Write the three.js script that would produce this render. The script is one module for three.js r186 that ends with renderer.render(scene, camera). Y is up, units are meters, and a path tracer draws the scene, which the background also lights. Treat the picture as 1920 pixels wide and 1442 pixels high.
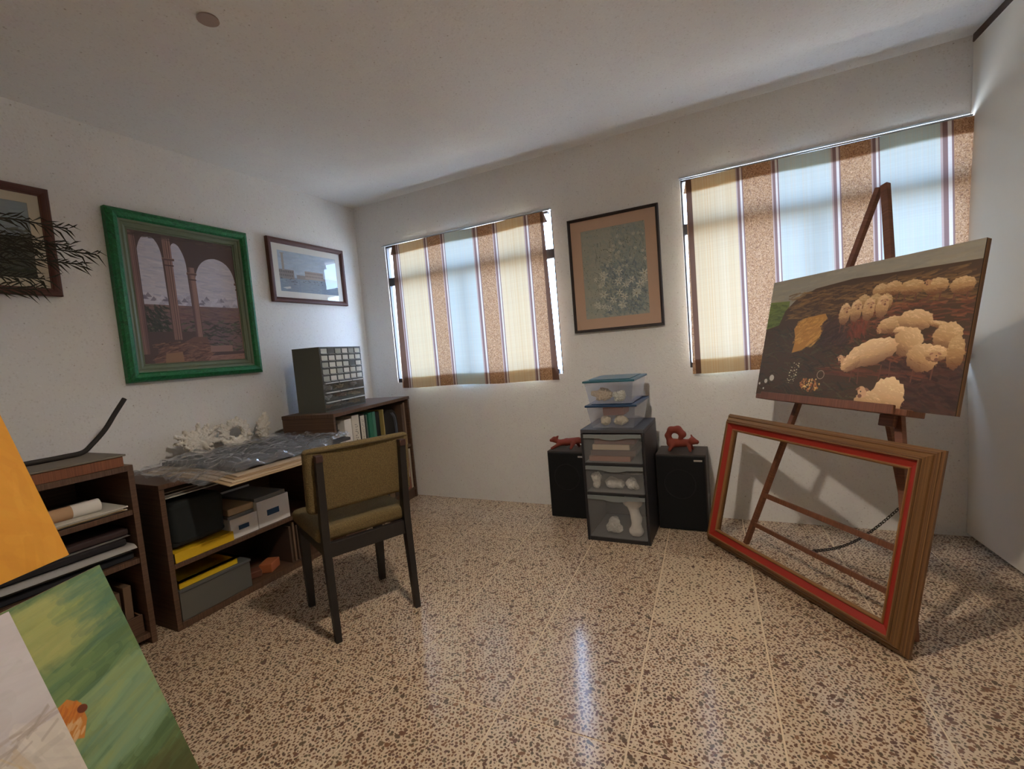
import * as THREE from 'three';
import { RoundedBoxGeometry } from 'three/addons/geometries/RoundedBoxGeometry.js';
import { mergeGeometries, mergeVertices, toCreasedNormals } from 'three/addons/utils/BufferGeometryUtils.js';
import { MarchingCubes } from 'three/addons/objects/MarchingCubes.js';
import { createNoise3D } from 'simplex-noise';

// ---------------------------------------------------------------- camera, sky, exposure
const scene = new THREE.Scene();
const renderer = new THREE.WebGLRenderer({ antialias: true });
renderer.toneMapping = THREE.LinearToneMapping;
renderer.toneMappingExposure = 1.6;
renderer.shadowMap.enabled = true;
const camera = new THREE.PerspectiveCamera(79.16, 1920 / 1442, 0.05, 100);
camera.position.set(2.8221, 1.125, 3.0257);
camera.rotation.set(-0.0728161, 0.4574393, -0.083393, 'YXZ');
scene.background = new THREE.Color().setRGB(0.62, 0.91, 1.42);   // hazy bright day sky behind the curtains
scene.backgroundIntensity = 10.0;
// high sun from behind the house: it never enters these windows, it only lights the yard outside them
const sun = new THREE.DirectionalLight(new THREE.Color().setRGB(1, 0.96, 0.9), 40); sun.position.set(3, 14, 6.5); sun.target.position.set(2, 0, -2);
sun.castShadow = true; Object.assign(sun.shadow.camera, { left: -9, right: 9, top: 9, bottom: -9, near: 1, far: 40 }); scene.add(sun, sun.target);

// ---------------------------------------------------------------- small tools
let seedState = 7;
const rnd = () => { seedState = (seedState + 0x6d2b79f5) | 0; let t = Math.imul(seedState ^ (seedState >>> 15), 1 | seedState); t = (t + Math.imul(t ^ (t >>> 7), 61 | t)) ^ t; return ((t ^ (t >>> 14)) >>> 0) / 4294967296; };
const rr = (a, b) => a + (b - a) * rnd();
const seed = (n) => { seedState = n * 7919 + 13; };
const noise3 = createNoise3D(() => rnd());
const V = (x, y, z) => new THREE.Vector3(x, y, z);
const taken = new Map();
function numbered(name) {
  const n = taken.get(name) ?? 0; taken.set(name, n + 1);
  return n === 0 ? name : name + '_' + String(n).padStart(3, '0');
}
function thing(name, label, category, pos = [0, 0, 0], turn = 0, group, lean = 0) {
  const g = new THREE.Group(); g.name = numbered(name); scene.add(g);
  g.position.set(...pos); g.rotation.set(0, turn, lean, 'YXZ');
  g.userData = { label, category }; if (group) g.userData.group = group;
  return g;
}
function mesh(name, geo, mat, parent = scene) {
  const m = new THREE.Mesh(geo, mat); m.name = parent === scene ? numbered(name) : name;
  m.castShadow = m.receiveShadow = true; parent.add(m); return m;
}
function single(name, geo, mat, label, category, group) {
  const m = mesh(name, geo, mat); m.userData = { label, category }; if (group) m.userData.group = group; return m;
}
function struct(name, geo, mat) {
  const m = geo ? mesh(name, geo, mat) : new THREE.Group();
  if (!geo) { m.name = name; scene.add(m); }
  m.userData.kind = 'structure'; return m;
}
// texture coordinates in metres, projected along each face's main axis (non-indexed geometry)
function metric(geo, along = 0) {
  const g = geo.index ? geo.toNonIndexed() : geo; const p = g.attributes.position, uv = new Float32Array(p.count * 2);
  const a = V(), b = V(), c = V(), n = V();
  for (let i = 0; i < p.count; i += 3) {
    a.fromBufferAttribute(p, i); b.fromBufferAttribute(p, i + 1); c.fromBufferAttribute(p, i + 2);
    n.copy(b).sub(a).cross(V().copy(c).sub(a)); const ax = Math.abs(n.x), ay = Math.abs(n.y), az = Math.abs(n.z);
    [a, b, c].forEach((q, k) => {
      let u, v;
      if (ax >= ay && ax >= az) { u = q.z; v = q.y; } else if (ay >= az) { u = q.x; v = q.z; } else { u = q.x; v = q.y; }
      if (along) [u, v] = [v, u];
      uv[(i + k) * 2] = u; uv[(i + k) * 2 + 1] = v;
    });
  }
  g.setAttribute('uv', new THREE.BufferAttribute(uv, 2)); return g;
}
// box between two corners, edges slightly rounded
function slab(x0, x1, y0, y1, z0, z1, r = 0.002, along = 0) {
  const w = x1 - x0, h = y1 - y0, d = z1 - z0; r = Math.min(r, w * 0.45, h * 0.45, d * 0.45);
  const g = r > 0 ? new RoundedBoxGeometry(w, h, d, 1, r) : new THREE.BoxGeometry(w, h, d);
  g.translate((x0 + x1) / 2, (y0 + y1) / 2, (z0 + z1) / 2); return metric(g, along);
}
const merge = (list) => mergeGeometries(list.map((g) => { const q = g.index ? g.toNonIndexed() : g; for (const k of Object.keys(q.attributes)) if (!['position', 'normal', 'uv'].includes(k)) q.deleteAttribute(k); return q; }));
function bar(a, b, w, d, r = 0.002) {   // squared bar from point a to b
  const len = a.distanceTo(b), g = new RoundedBoxGeometry(w, len, d, 1, r);
  const m = metric(g);
  m.applyQuaternion(new THREE.Quaternion().setFromUnitVectors(V(0, 1, 0), b.clone().sub(a).normalize()));
  m.translate((a.x + b.x) / 2, (a.y + b.y) / 2, (a.z + b.z) / 2); return m;
}
function quadBar(a, b, wa, da, wb, db) {   // tapered upright leg, section along x and z
  const g = new THREE.BoxGeometry(1, 1, 1), p = g.attributes.position;
  for (let i = 0; i < p.count; i++) {
    const t = p.getY(i) + 0.5, w = wa + (wb - wa) * t, d = da + (db - da) * t;
    p.setXYZ(i, a.x + (b.x - a.x) * t + p.getX(i) * w, a.y + (b.y - a.y) * t, a.z + (b.z - a.z) * t + p.getZ(i) * d);
  }
  const q = metric(g); q.computeVertexNormals(); return q;
}
function tube(pts, r, seg = 24, rad = 8, closed = false) { return new THREE.TubeGeometry(new THREE.CatmullRomCurve3(pts, closed), seg, r, rad, closed); }
// four mitred rails round a W x H opening; profile = [inset, forward] points
function rails(profile, W, H) {
  const c = [[0, 0], [W, 0], [W, H], [0, H]], inw = [[1, 1], [-1, 1], [-1, -1], [1, -1]], out = [];
  for (let k = 0; k < 4; k++) {
    const l = (k + 1) % 4, pos = [], uv = []; let run = 0;
    const P = (q, j) => [c[q][0] + inw[q][0] * profile[j][0], c[q][1] + inw[q][1] * profile[j][0], profile[j][1]];
    for (let j = 0; j + 1 < profile.length; j++) {
      const a = P(k, j), b = P(l, j), d = P(l, j + 1), e = P(k, j + 1), s = Math.hypot(profile[j + 1][0] - profile[j][0], profile[j + 1][1] - profile[j][1]);
      pos.push(...a, ...b, ...d, ...a, ...d, ...e); const L = k % 2 ? H : W;
      uv.push(0, run, L, run, L, run + s, 0, run, L, run + s, 0, run + s); run += s;
    }
    const g = new THREE.BufferGeometry(); g.setAttribute('position', new THREE.Float32BufferAttribute(pos, 3)); g.setAttribute('uv', new THREE.Float32BufferAttribute(uv, 2)); g.computeVertexNormals(); out.push(g);
  }
  return out;
}
// body from tapered capsules joined smoothly
function blobs(bones, lo, hi, res = 44, k = 0.012, wob = 0, wf = 60) {
  const mc = new MarchingCubes(res, new THREE.MeshStandardMaterial(), false, false, 60000), f = mc.field, half = res / 2;
  const size = Math.max(hi.x - lo.x, hi.y - lo.y, hi.z - lo.z) / 2, cen = lo.clone().add(hi).multiplyScalar(0.5), p = V(), ab = V(), ap = V();
  for (let z = 0; z < res; z++) for (let y = 0; y < res; y++) for (let x = 0; x < res; x++) {
    p.set((x - half) / half, (y - half) / half, (z - half) / half).multiplyScalar(size).add(cen);
    let d = 1e3;
    for (const [a, b, ra, rb] of bones) {
      ab.copy(b).sub(a); ap.copy(p).sub(a); const t = Math.min(1, Math.max(0, ap.dot(ab) / Math.max(ab.lengthSq(), 1e-9)));
      const q = ap.addScaledVector(ab, -t).length() - (ra + (rb - ra) * t), h = Math.max(k - Math.abs(d - q), 0) / k;
      d = Math.min(d, q) - h * h * k * 0.25;
    }
    if (wob) d += noise3(p.x * wf, p.y * wf, p.z * wf) * wob;
    f[x + y * res + z * res * res] = -d;
  }
  mc.isolation = 0; mc.update();
  const n = mc.count, pos = new Float32Array(mc.positionArray.slice(0, n * 3)), nor = new Float32Array(mc.normalArray.slice(0, n * 3));
  for (let i = 0; i < n; i++) { pos[i * 3] = pos[i * 3] * size + cen.x; pos[i * 3 + 1] = pos[i * 3 + 1] * size + cen.y; pos[i * 3 + 2] = pos[i * 3 + 2] * size + cen.z; }
  const g = new THREE.BufferGeometry(); g.setAttribute('position', new THREE.BufferAttribute(pos, 3)); g.setAttribute('normal', new THREE.BufferAttribute(nor, 3));
  g.setAttribute('uv', new THREE.BufferAttribute(new Float32Array(n * 2), 2)); return g;
}

// ---------------------------------------------------------------- computed surfaces
function canvasTex(w, h, draw, { srgb = true, repeat } = {}) {
  const c = document.createElement('canvas'); c.width = w; c.height = h; const x = c.getContext('2d'); draw(x, w, h);
  const t = new THREE.CanvasTexture(c); if (srgb) t.colorSpace = THREE.SRGBColorSpace; t.wrapS = t.wrapT = THREE.RepeatWrapping; t.magFilter = THREE.LinearFilter;
  if (repeat) t.repeat.set(...repeat); return t;
}
const rgb = (r, g, b, a = 1) => `rgba(${Math.round(r)},${Math.round(g)},${Math.round(b)},${a})`;
function speck(x, w, h, n, cols, r0, r1, a = 1) { for (let i = 0; i < n; i++) { const c = cols[(rnd() * cols.length) | 0]; x.fillStyle = rgb(c[0], c[1], c[2], a); x.beginPath(); x.ellipse(rnd() * w, rnd() * h, rr(r0, r1), rr(r0, r1), rnd() * 3.14, 0, 6.29); x.fill(); } }
function strokes(x, n, area, cols, len, wid, ang, a = 0.6, spread = 0.4) {
  const [x0, y0, x1, y1] = area; x.lineCap = 'round';
  for (let i = 0; i < n; i++) {
    const c = cols[(rnd() * cols.length) | 0], px = rr(x0, x1), py = rr(y0, y1), t = ang + rr(-spread, spread), l = len * rr(0.5, 1.4), j = rr(-10, 10);
    x.strokeStyle = rgb(c[0] + j, c[1] + j, c[2] + j, a); x.lineWidth = wid * rr(0.5, 1.5); x.beginPath(); x.moveTo(px - Math.cos(t) * l / 2, py - Math.sin(t) * l / 2);
    x.quadraticCurveTo(px + rr(-3, 3), py + rr(-3, 3), px + Math.cos(t) * l / 2, py + Math.sin(t) * l / 2); x.stroke();
  }
}
function poly(x, pts, col) { x.fillStyle = col; x.beginPath(); pts.forEach((p, i) => (i ? x.lineTo(...p) : x.moveTo(...p))); x.closePath(); x.fill(); }

seed(1);
const plasterColor = canvasTex(1024, 1024, (x, w, h) => {
  x.fillStyle = rgb(238, 235, 229); x.fillRect(0, 0, w, h);
  speck(x, w, h, 900, [[232, 228, 221], [243, 241, 236], [234, 230, 225]], 8, 40, 0.10);
  speck(x, w, h, 16000, [[224, 219, 211], [246, 244, 240], [216, 210, 203]], 0.7, 2.2, 0.5);
  speck(x, w, h, 120, [[150, 135, 120], [170, 150, 130]], 0.7, 1.8, 0.6);
}, { repeat: [0.5, 0.5] });
const plasterBump = canvasTex(1024, 1024, (x, w, h) => {
  x.fillStyle = rgb(128, 128, 128); x.fillRect(0, 0, w, h);
  speck(x, w, h, 1500, [[150, 150, 150], [106, 106, 106]], 6, 26, 0.12);
  speck(x, w, h, 26000, [[175, 175, 175], [85, 85, 85]], 1, 3.2, 0.28);
}, { srgb: false, repeat: [0.5, 0.5] });

const CELL_W = 512, CELL_H = 794;
seed(2);
const terrazzo = canvasTex(CELL_W * 4, CELL_H * 2, (x) => {
  for (let k = 0; k < 8; k++) {
    const ox = (k % 4) * CELL_W, oy = Math.floor(k / 4) * CELL_H; x.save(); x.beginPath(); x.rect(ox, oy, CELL_W, CELL_H); x.clip();
    const sparse = k === 5, tone = rr(-5, 5);
    x.fillStyle = sparse ? rgb(216, 192, 160) : rgb(214 + tone, 190 + tone, 160 + tone); x.fillRect(ox, oy, CELL_W, CELL_H);
    for (let i = 0; i < 2500; i++) { const c = [[212, 188, 158], [230, 210, 184], [200, 174, 148], [222, 194, 152]][(rnd() * 4) | 0]; x.fillStyle = rgb(...c, 0.5); x.fillRect(ox + rnd() * CELL_W, oy + rnd() * CELL_H, rr(1, 4), rr(1, 4)); }
    const gs = sparse ? 22 : 16.2, spots = [];
    for (let gy = -1; gy < CELL_H / (gs * 0.87) + 1; gy++) for (let gx = -1; gx < CELL_W / gs + 1; gx++) { spots.push([ox + (gx + (gy % 2) * 0.5 + rr(-0.3, 0.3)) * gs, oy + (gy + rr(-0.3, 0.3)) * gs * 0.87, rnd() > 0.95 ? rr(10, 15) : rnd() > 0.3 ? rr(6, 9.2) : rr(3.2, 6)]); if (rnd() > 0.45) spots.push([ox + (gx + rr(0.3, 0.7)) * gs, oy + (gy + rr(0.3, 0.7)) * gs * 0.87, rr(1.4, 3)]); }
    for (const [cx, cy, r] of spots) {
      const ph = rnd() * 6.3, sx = rr(0.5, 0.9), m = 5 + ((rnd() * 3) | 0);
      const c = [[112, 72, 44], [98, 60, 36], [126, 84, 52], [92, 56, 36], [114, 78, 50], [102, 80, 52], [100, 66, 52], [86, 66, 44]][(rnd() * 8) | 0], j = rr(-9, 9);
      x.fillStyle = rgb(c[0] + j, c[1] + j, c[2] + j, 0.95); x.beginPath();
      for (let q = 0; q < m; q++) { const a = ph + (q / m) * 6.283 + rr(-0.25, 0.25), rad = r * rr(0.75, 1.15); const X = Math.cos(a) * rad * sx, Y = Math.sin(a) * rad, C = Math.cos(ph), S = Math.sin(ph); q ? x.lineTo(cx + X * C - Y * S, cy + X * S + Y * C) : x.moveTo(cx + X * C - Y * S, cy + X * S + Y * C); }
      x.closePath(); x.fill();
    }
    x.restore();
  }
});
const grainTex = (base, dark, light, seedN, n = 260) => { seed(seedN); return canvasTex(512, 512, (x, w, h) => {
  x.fillStyle = rgb(...base); x.fillRect(0, 0, w, h);
  for (let i = 0; i < n; i++) { const c = rnd() > 0.5 ? dark : light, y = rnd() * h; x.strokeStyle = rgb(...c, rr(0.08, 0.4)); x.lineWidth = rr(0.6, 3.2); x.beginPath(); x.moveTo(-10, y); x.bezierCurveTo(w * 0.3, y + rr(-7, 7), w * 0.7, y + rr(-7, 7), w + 10, y); x.stroke(); }
  speck(x, w, h, 700, [dark], 0.5, 1.6, 0.35);
}, { repeat: [1.6, 4] }); };
const woodDark = grainTex([92, 66, 48], [58, 38, 26], [122, 92, 70], 3);
const woodEasel = grainTex([122, 76, 52], [82, 46, 30], [150, 98, 68], 4);
const woodGold = grainTex([124, 84, 46], [58, 34, 18], [164, 120, 68], 5, 460);
const woodFrame = grainTex([88, 46, 32], [48, 22, 16], [118, 66, 44], 6);
const woodBox = grainTex([128, 76, 48], [84, 46, 28], [156, 98, 62], 61);

seed(8);
const olive = canvasTex(512, 512, (x, w, h) => {
  x.fillStyle = rgb(112, 92, 56); x.fillRect(0, 0, w, h);
  for (let j = 0; j < 128; j++) for (let i = 0; i < 128; i++) { const c = [[120, 98, 58], [98, 80, 48], [130, 110, 70], [84, 66, 40], [108, 96, 58]][(rnd() * 5) | 0]; x.fillStyle = rgb(...c); x.fillRect(i * 4 + ((j % 2) * 2), j * 4, 3.4, 3.4); }
}, { repeat: [5, 5] });
const weave = canvasTex(256, 256, (x, w, h) => {
  x.fillStyle = rgb(110, 110, 110); x.fillRect(0, 0, w, h);
  for (let j = 0; j < 64; j++) for (let i = 0; i < 64; i++) { const v = rr(60, 220); x.fillStyle = rgb(v, v, v); x.fillRect(i * 4 + ((j % 2) * 2), j * 4, 3.2, 3.2); }
}, { srgb: false, repeat: [10, 10] });
seed(9);
const marbledGreen = canvasTex(512, 512, (x, w, h) => {
  x.fillStyle = rgb(24, 112, 62); x.fillRect(0, 0, w, h);
  strokes(x, 900, [0, 0, w, h], [[16, 82, 46], [38, 140, 80], [20, 96, 54], [62, 158, 96], [12, 62, 38]], 34, 7, 0.7, 0.28, 1.5);
  speck(x, w, h, 1800, [[10, 56, 34], [74, 170, 108], [30, 124, 70]], 0.8, 3, 0.5);
}, { repeat: [2.2, 2.2] });
// curtain cloth: woven stripes, x in metres from the cloth's left edge
function curtainTex(bands, width, height, s) {
  seed(s); const W = 1024, H = 1024;
  return canvasTex(W, H, (x) => {
    const px = (m) => m / width * W; x.fillStyle = rgb(236, 214, 172); x.fillRect(0, 0, W, H);
    for (const [a, b, kind] of bands) {
      const x0 = px(a), x1 = px(b), w = x1 - x0;
      if (kind === 'cream') { x.fillStyle = rgb(244, 222, 182); x.fillRect(x0, 0, w, H); for (let i = 0; i < w * 0.7; i++) { x.fillStyle = rgb(...[[254, 232, 196], [236, 198, 140], [255, 240, 214], [240, 206, 154]][(rnd() * 4) | 0], 0.35); x.fillRect(x0 + rnd() * w, 0, rr(0.6, 2.4), H); } }
      if (kind === 'pale') { x.fillStyle = rgb(222, 230, 222); x.fillRect(x0, 0, w, H); for (let i = 0; i < w * 0.4; i++) { x.fillStyle = rgb(...[[230, 238, 232], [212, 222, 216], [238, 226, 200]][(rnd() * 3) | 0], 0.3); x.fillRect(x0 + rnd() * w, 0, rr(0.6, 2.4), H); } }
      if (kind === 'flecked') { x.fillStyle = rgb(206, 164, 126); x.fillRect(x0, 0, w, H); for (let i = 0; i < w * H / 14; i++) { x.fillStyle = rgb(...[[160, 116, 84], [240, 208, 170], [186, 138, 98], [220, 186, 154], [146, 106, 84]][(rnd() * 5) | 0], 0.75); x.fillRect(x0 + rnd() * (w - 3), rnd() * H, rr(1.5, 4), rr(1.5, 5)); } }
      if (kind === 'line') { x.fillStyle = rgb(158, 128, 122); x.fillRect(x0, 0, w, H); x.fillStyle = rgb(250, 240, 230); x.fillRect(x0 + w * 0.55, 0, w * 0.3, H); x.fillStyle = rgb(214, 190, 180); x.fillRect(x0, 0, w * 0.18, H); }
      if (kind === 'brown') { x.fillStyle = rgb(122, 92, 76); x.fillRect(x0, 0, w, H); }
    }
    for (let j = 0; j < H; j += 2) { x.fillStyle = rgb(120, 90, 60, rr(0, 0.07)); x.fillRect(0, j, W, 1); }
  });
}

// ---------------------------------------------------------------- materials
const mat = (o) => new THREE.MeshStandardMaterial(o), phys = (o) => new THREE.MeshPhysicalMaterial(o);
const col = (r, g, b) => new THREE.Color().setRGB(r / 255, g / 255, b / 255, THREE.SRGBColorSpace);
const plain = (r, g, b, rough = 0.7, o = {}) => mat({ color: col(r, g, b), roughness: rough, ...o });
const M = {
  plaster: mat({ map: plasterColor, bumpMap: plasterBump, bumpScale: 0.0035, roughness: 0.92 }),
  ceiling: mat({ map: plasterColor, bumpMap: plasterBump, bumpScale: 0.0025, roughness: 0.95 }),
  panel: mat({ color: col(238, 231, 217), roughness: 0.6 }),
  tile: phys({ map: terrazzo, roughness: 0.5, clearcoat: 0.9, clearcoatRoughness: 0.15 }),
  grout: plain(222, 200, 168, 0.8),
  brownTrim: plain(78, 56, 42, 0.6),
  alu: mat({ color: col(190, 195, 200), roughness: 0.4, metalness: 0.7 }),
  darkAlu: mat({ color: col(70, 66, 66), roughness: 0.5, metalness: 0.5 }),
  glass: phys({ color: 0xffffff, roughness: 0.02, transmission: 1, thickness: 0 }),
  shelf: mat({ map: woodDark, roughness: 0.55 }),
  easel: mat({ map: woodEasel, roughness: 0.55 }),
  gold: mat({ map: woodGold, roughness: 0.5 }),
  frame: mat({ map: woodFrame, roughness: 0.5 }),
  boxwood: mat({ map: woodBox, roughness: 0.6 }),
  red: plain(158, 40, 24, 0.6),
  goldLip: plain(140, 96, 52, 0.5),
  black: plain(22, 20, 20, 0.5), blackSoft: plain(30, 30, 32, 0.85), charcoal: plain(52, 52, 54, 0.7),
  blackWood: plain(30, 26, 24, 0.45),
  white: plain(228, 222, 212, 0.8), plasterCast: plain(232, 224, 210, 0.85),
  paper: plain(214, 206, 192, 0.9), card: plain(188, 160, 122, 0.85),
  olive: mat({ map: olive, bumpMap: weave, bumpScale: 0.0025, roughness: 0.95 }),
  clay: plain(134, 56, 40, 0.75),
  green: mat({ map: marbledGreen, roughness: 0.5 }),
  silver: plain(190, 190, 188, 0.35, { metalness: 0.8 }),
};

// ---------------------------------------------------------------- room shell
const RX = 4.45, RZ = 4.3, RH = 2.4025;
// floor: grout bed with separate terrazzo tiles laid slightly askew
const floor = struct('floor', slab(-0.15, RX + 0.15, -0.12, -0.0016, -0.15, RZ + 0.15, 0), M.grout);
{
  seed(21);
  const TW = 0.4, TL = 0.62, gap = 0.0029, ang = 0.042, ca = Math.cos(ang), sa = Math.sin(ang), ox = 2.463, oz = 1.215;
  const toW = (u, v) => [ox + u * ca + v * sa * 1.3, oz - u * sa * 0.35 + v * ca];
  const clip = (pts, inside, cut) => { const out = []; pts.forEach((a, i) => { const b = pts[(i + 1) % pts.length], ia = inside(a), ib = inside(b); if (ia) out.push(a); if (ia !== ib) out.push(cut(a, b)); }); return out; };
  const axis = (k, lim, sgn) => [(p) => sgn * (p.w[k] - lim) <= 0, (a, b) => { const t = (lim - a.w[k]) / (b.w[k] - a.w[k]); const l = (x, y) => x + (y - x) * t; return { w: [l(a.w[0], b.w[0]), l(a.w[1], b.w[1])], s: [l(a.s[0], b.s[0]), l(a.s[1], b.s[1])] }; }];
  for (let i = -8; i < 7; i++) for (let j = -3; j < 6; j++) {
    const u0 = i * TW + gap, u1 = (i + 1) * TW - gap, v0 = j * TL + gap, v1 = (j + 1) * TL - gap;
    let pts = [[u0, v0, 0, 0], [u0, v1, 0, 1], [u1, v1, 1, 1], [u1, v0, 1, 0]].map(([u, v, s, t]) => ({ w: toW(u, v), s: [s, t] }));
    for (const [ins, cut] of [axis(0, 0, -1), axis(0, RX, 1), axis(1, 0, -1), axis(1, RZ, 1)]) pts = pts.length ? clip(pts, ins, cut) : pts;
    if (pts.length < 3) continue;
    let cell = (rnd() * 8) | 0; if (cell === 5) cell = 2; if (i === 0 && j === -1) cell = 5;
    const flip = rnd() > 0.5, lift = rr(0, 0.0003), pos = [], uv = [], e = 0.004;
    const UV = (s) => { const a = flip ? 1 - s[0] : s[0], b = flip ? 1 - s[1] : s[1]; return [((cell % 4) + e + a * (1 - 2 * e)) / 4, 1 - (Math.floor(cell / 4) + e + b * (1 - 2 * e)) / 2]; };
    for (let q = 1; q + 1 < pts.length; q++) for (const p of [pts[0], pts[q], pts[q + 1]]) { pos.push(p.w[0], lift, p.w[1]); uv.push(...UV(p.s)); }
    pts.forEach((a, q) => { const b = pts[(q + 1) % pts.length]; const A = [a.w[0], lift, a.w[1]], B = [b.w[0], lift, b.w[1]], C = [b.w[0], -0.004, b.w[1]], D = [a.w[0], -0.004, a.w[1]]; pos.push(...A, ...D, ...C, ...A, ...C, ...B); const ua = UV(a.s), ub = UV(b.s); uv.push(...ua, ...ua, ...ub, ...ua, ...ub, ...ub); });
    const g = new THREE.BufferGeometry(); g.setAttribute('position', new THREE.Float32BufferAttribute(pos, 3)); g.setAttribute('uv', new THREE.Float32BufferAttribute(uv, 2)); g.computeVertexNormals();
    mesh('tile', g, M.tile, floor);
  }
}
const WIN = [{ x0: 0.292, x1: 1.733, y0: 0.938, y1: 2.042 }, { x0: 2.551, x1: 3.96, y0: 0.93, y1: 2.048 }];
{
  const s = new THREE.Shape([[-0.15, -0.12], [RX + 0.15, -0.12], [RX + 0.15, RH], [-0.15, RH]].map((p) => new THREE.Vector2(...p)));
  for (const w of WIN) s.holes.push(new THREE.Path([[w.x0, w.y0], [w.x0, w.y1], [w.x1, w.y1], [w.x1, w.y0]].map((p) => new THREE.Vector2(...p))));
  const g = new THREE.ExtrudeGeometry(s, { depth: 0.16, bevelEnabled: false }); g.translate(0, 0, -0.16); struct('wall_back', metric(g), M.plaster);
}
struct('wall_left', slab(-0.15, 0, -0.12, RH, 0, RZ, 0), M.plaster);
struct('outside_ground', slab(-9, 13, -0.3, -0.13, -14, -0.16, 0), plain(180, 178, 174, 0.9));
struct('wall_front', slab(-0.15, RX + 0.15, -0.12, RH, RZ, RZ + 0.15, 0), M.plaster);
struct('wall_outer', slab(RX, RX + 0.15, -0.12, RH, 0, RZ, 0), M.plaster);
struct('ceiling', slab(-0.15, RX + 0.15, RH, RH + 0.15, -0.16, RZ + 0.15, 0), M.ceiling);
// partition panel that closes the room on the window side: slightly bowed, hung clear of the floor
const panelX = (y, z) => 3.806 + 0.042 * (y / 2.4) + 0.088 * z + 0.012 * Math.sin(y * 3.1 + 0.4) * Math.exp(-z * 2);
{
  const face = (off, flip) => { const g = new THREE.PlaneGeometry(1, 1, 40, 24), p = g.attributes.position, ix = g.index.array; for (let i = 0; i < p.count; i++) { const z = 0.003 + (p.getX(i) + 0.5) * 4.27, y = 0.022 + (p.getY(i) + 0.5) * 2.345; p.setXYZ(i, panelX(y, z) + off, y, z); } if (flip) for (let i = 0; i < ix.length; i += 3) [ix[i], ix[i + 1]] = [ix[i + 1], ix[i]]; const q = g.toNonIndexed(); return q; };
  const a = mergeVertices(face(0, false)), b = mergeVertices(face(0.03, true)); a.computeVertexNormals(); b.computeVertexNormals();
  const edges = [[0, 0.003], [0.03, 0.003]];
  const strip = []; for (let i = 0; i < 24; i++) { const y0 = 0.022 + i / 24 * 2.345, y1 = 0.022 + (i + 1) / 24 * 2.345; const A = [panelX(y0, 0.003), y0, 0.003], B = [panelX(y0, 0.003) + 0.03, y0, 0.003], C = [panelX(y1, 0.003) + 0.03, y1, 0.003], D = [panelX(y1, 0.003), y1, 0.003]; strip.push(...A, ...C, ...B, ...A, ...D, ...C); }
  for (let i = 0; i < 40; i++) for (const y of [0.022, 2.367]) { const z0 = 0.003 + i / 40 * 4.27, z1 = 0.003 + (i + 1) / 40 * 4.27; const A = [panelX(y, z0), y, z0], B = [panelX(y, z0) + 0.03, y, z0], C = [panelX(y, z1) + 0.03, y, z1], D = [panelX(y, z1), y, z1]; strip.push(...A, ...B, ...C, ...A, ...C, ...D); }
  const s = new THREE.BufferGeometry(); s.setAttribute('position', new THREE.Float32BufferAttribute(strip, 3)); s.setAttribute('uv', new THREE.BufferAttribute(new Float32Array(strip.length / 3 * 2), 2)); s.computeVertexNormals();
  struct('wall_right', merge([a, b, s]), M.panel);
  const A = V(panelX(2.38, 0.01) + 0.012, 2.384, 0.005), B = V(panelX(2.38, 4.25) + 0.012, 2.384, 4.25);
  struct('trim_1', bar(A, B, 0.035, 0.036, 0.003), M.brownTrim);
}
// windows: aluminium frame with a transom, panes, sill
WIN.forEach((w, k) => {
  const g = struct('window_' + (k + 1)); const z = -0.026, t = 0.032, d = 0.018, tr = 1.758, mx = (w.x0 + Math.min(w.x1, 3.9)) / 2;
  const b = (x0, x1, y0, y1) => slab(x0, x1, y0, y1, z - d, z + d, 0.003);
  mesh('window_frame', merge([b(w.x0, w.x0 + 0.01, w.y0, w.y1), b(w.x1 - 0.01, w.x1, w.y0, w.y1), b(w.x0 + 0.01, w.x1 - t, w.y0, w.y0 + t), b(w.x0 + 0.01, w.x1 - t, w.y1 - 0.014, w.y1)]), M.darkAlu, g);
  mesh('transom', b(w.x0 + 0.01, w.x1 - 0.01, tr - 0.032, tr + 0.032), M.darkAlu, g);
  mesh('mullion', b(mx - 0.014, mx + 0.014, w.y0 + t, tr - 0.026), M.darkAlu, g);
  for (const [x0, x1, y0, y1] of [[w.x0 + t, mx - 0.014, w.y0 + t, tr - 0.026], [mx + 0.014, w.x1 - t, w.y0 + t, tr - 0.026], [w.x0 + t, w.x1 - t, tr + 0.026, w.y1 - t]])
    { const p = new THREE.PlaneGeometry(x1 - x0, y1 - y0); p.translate((x0 + x1) / 2, (y0 + y1) / 2, z); mesh('pane', p, M.glass, g); }
});
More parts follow.
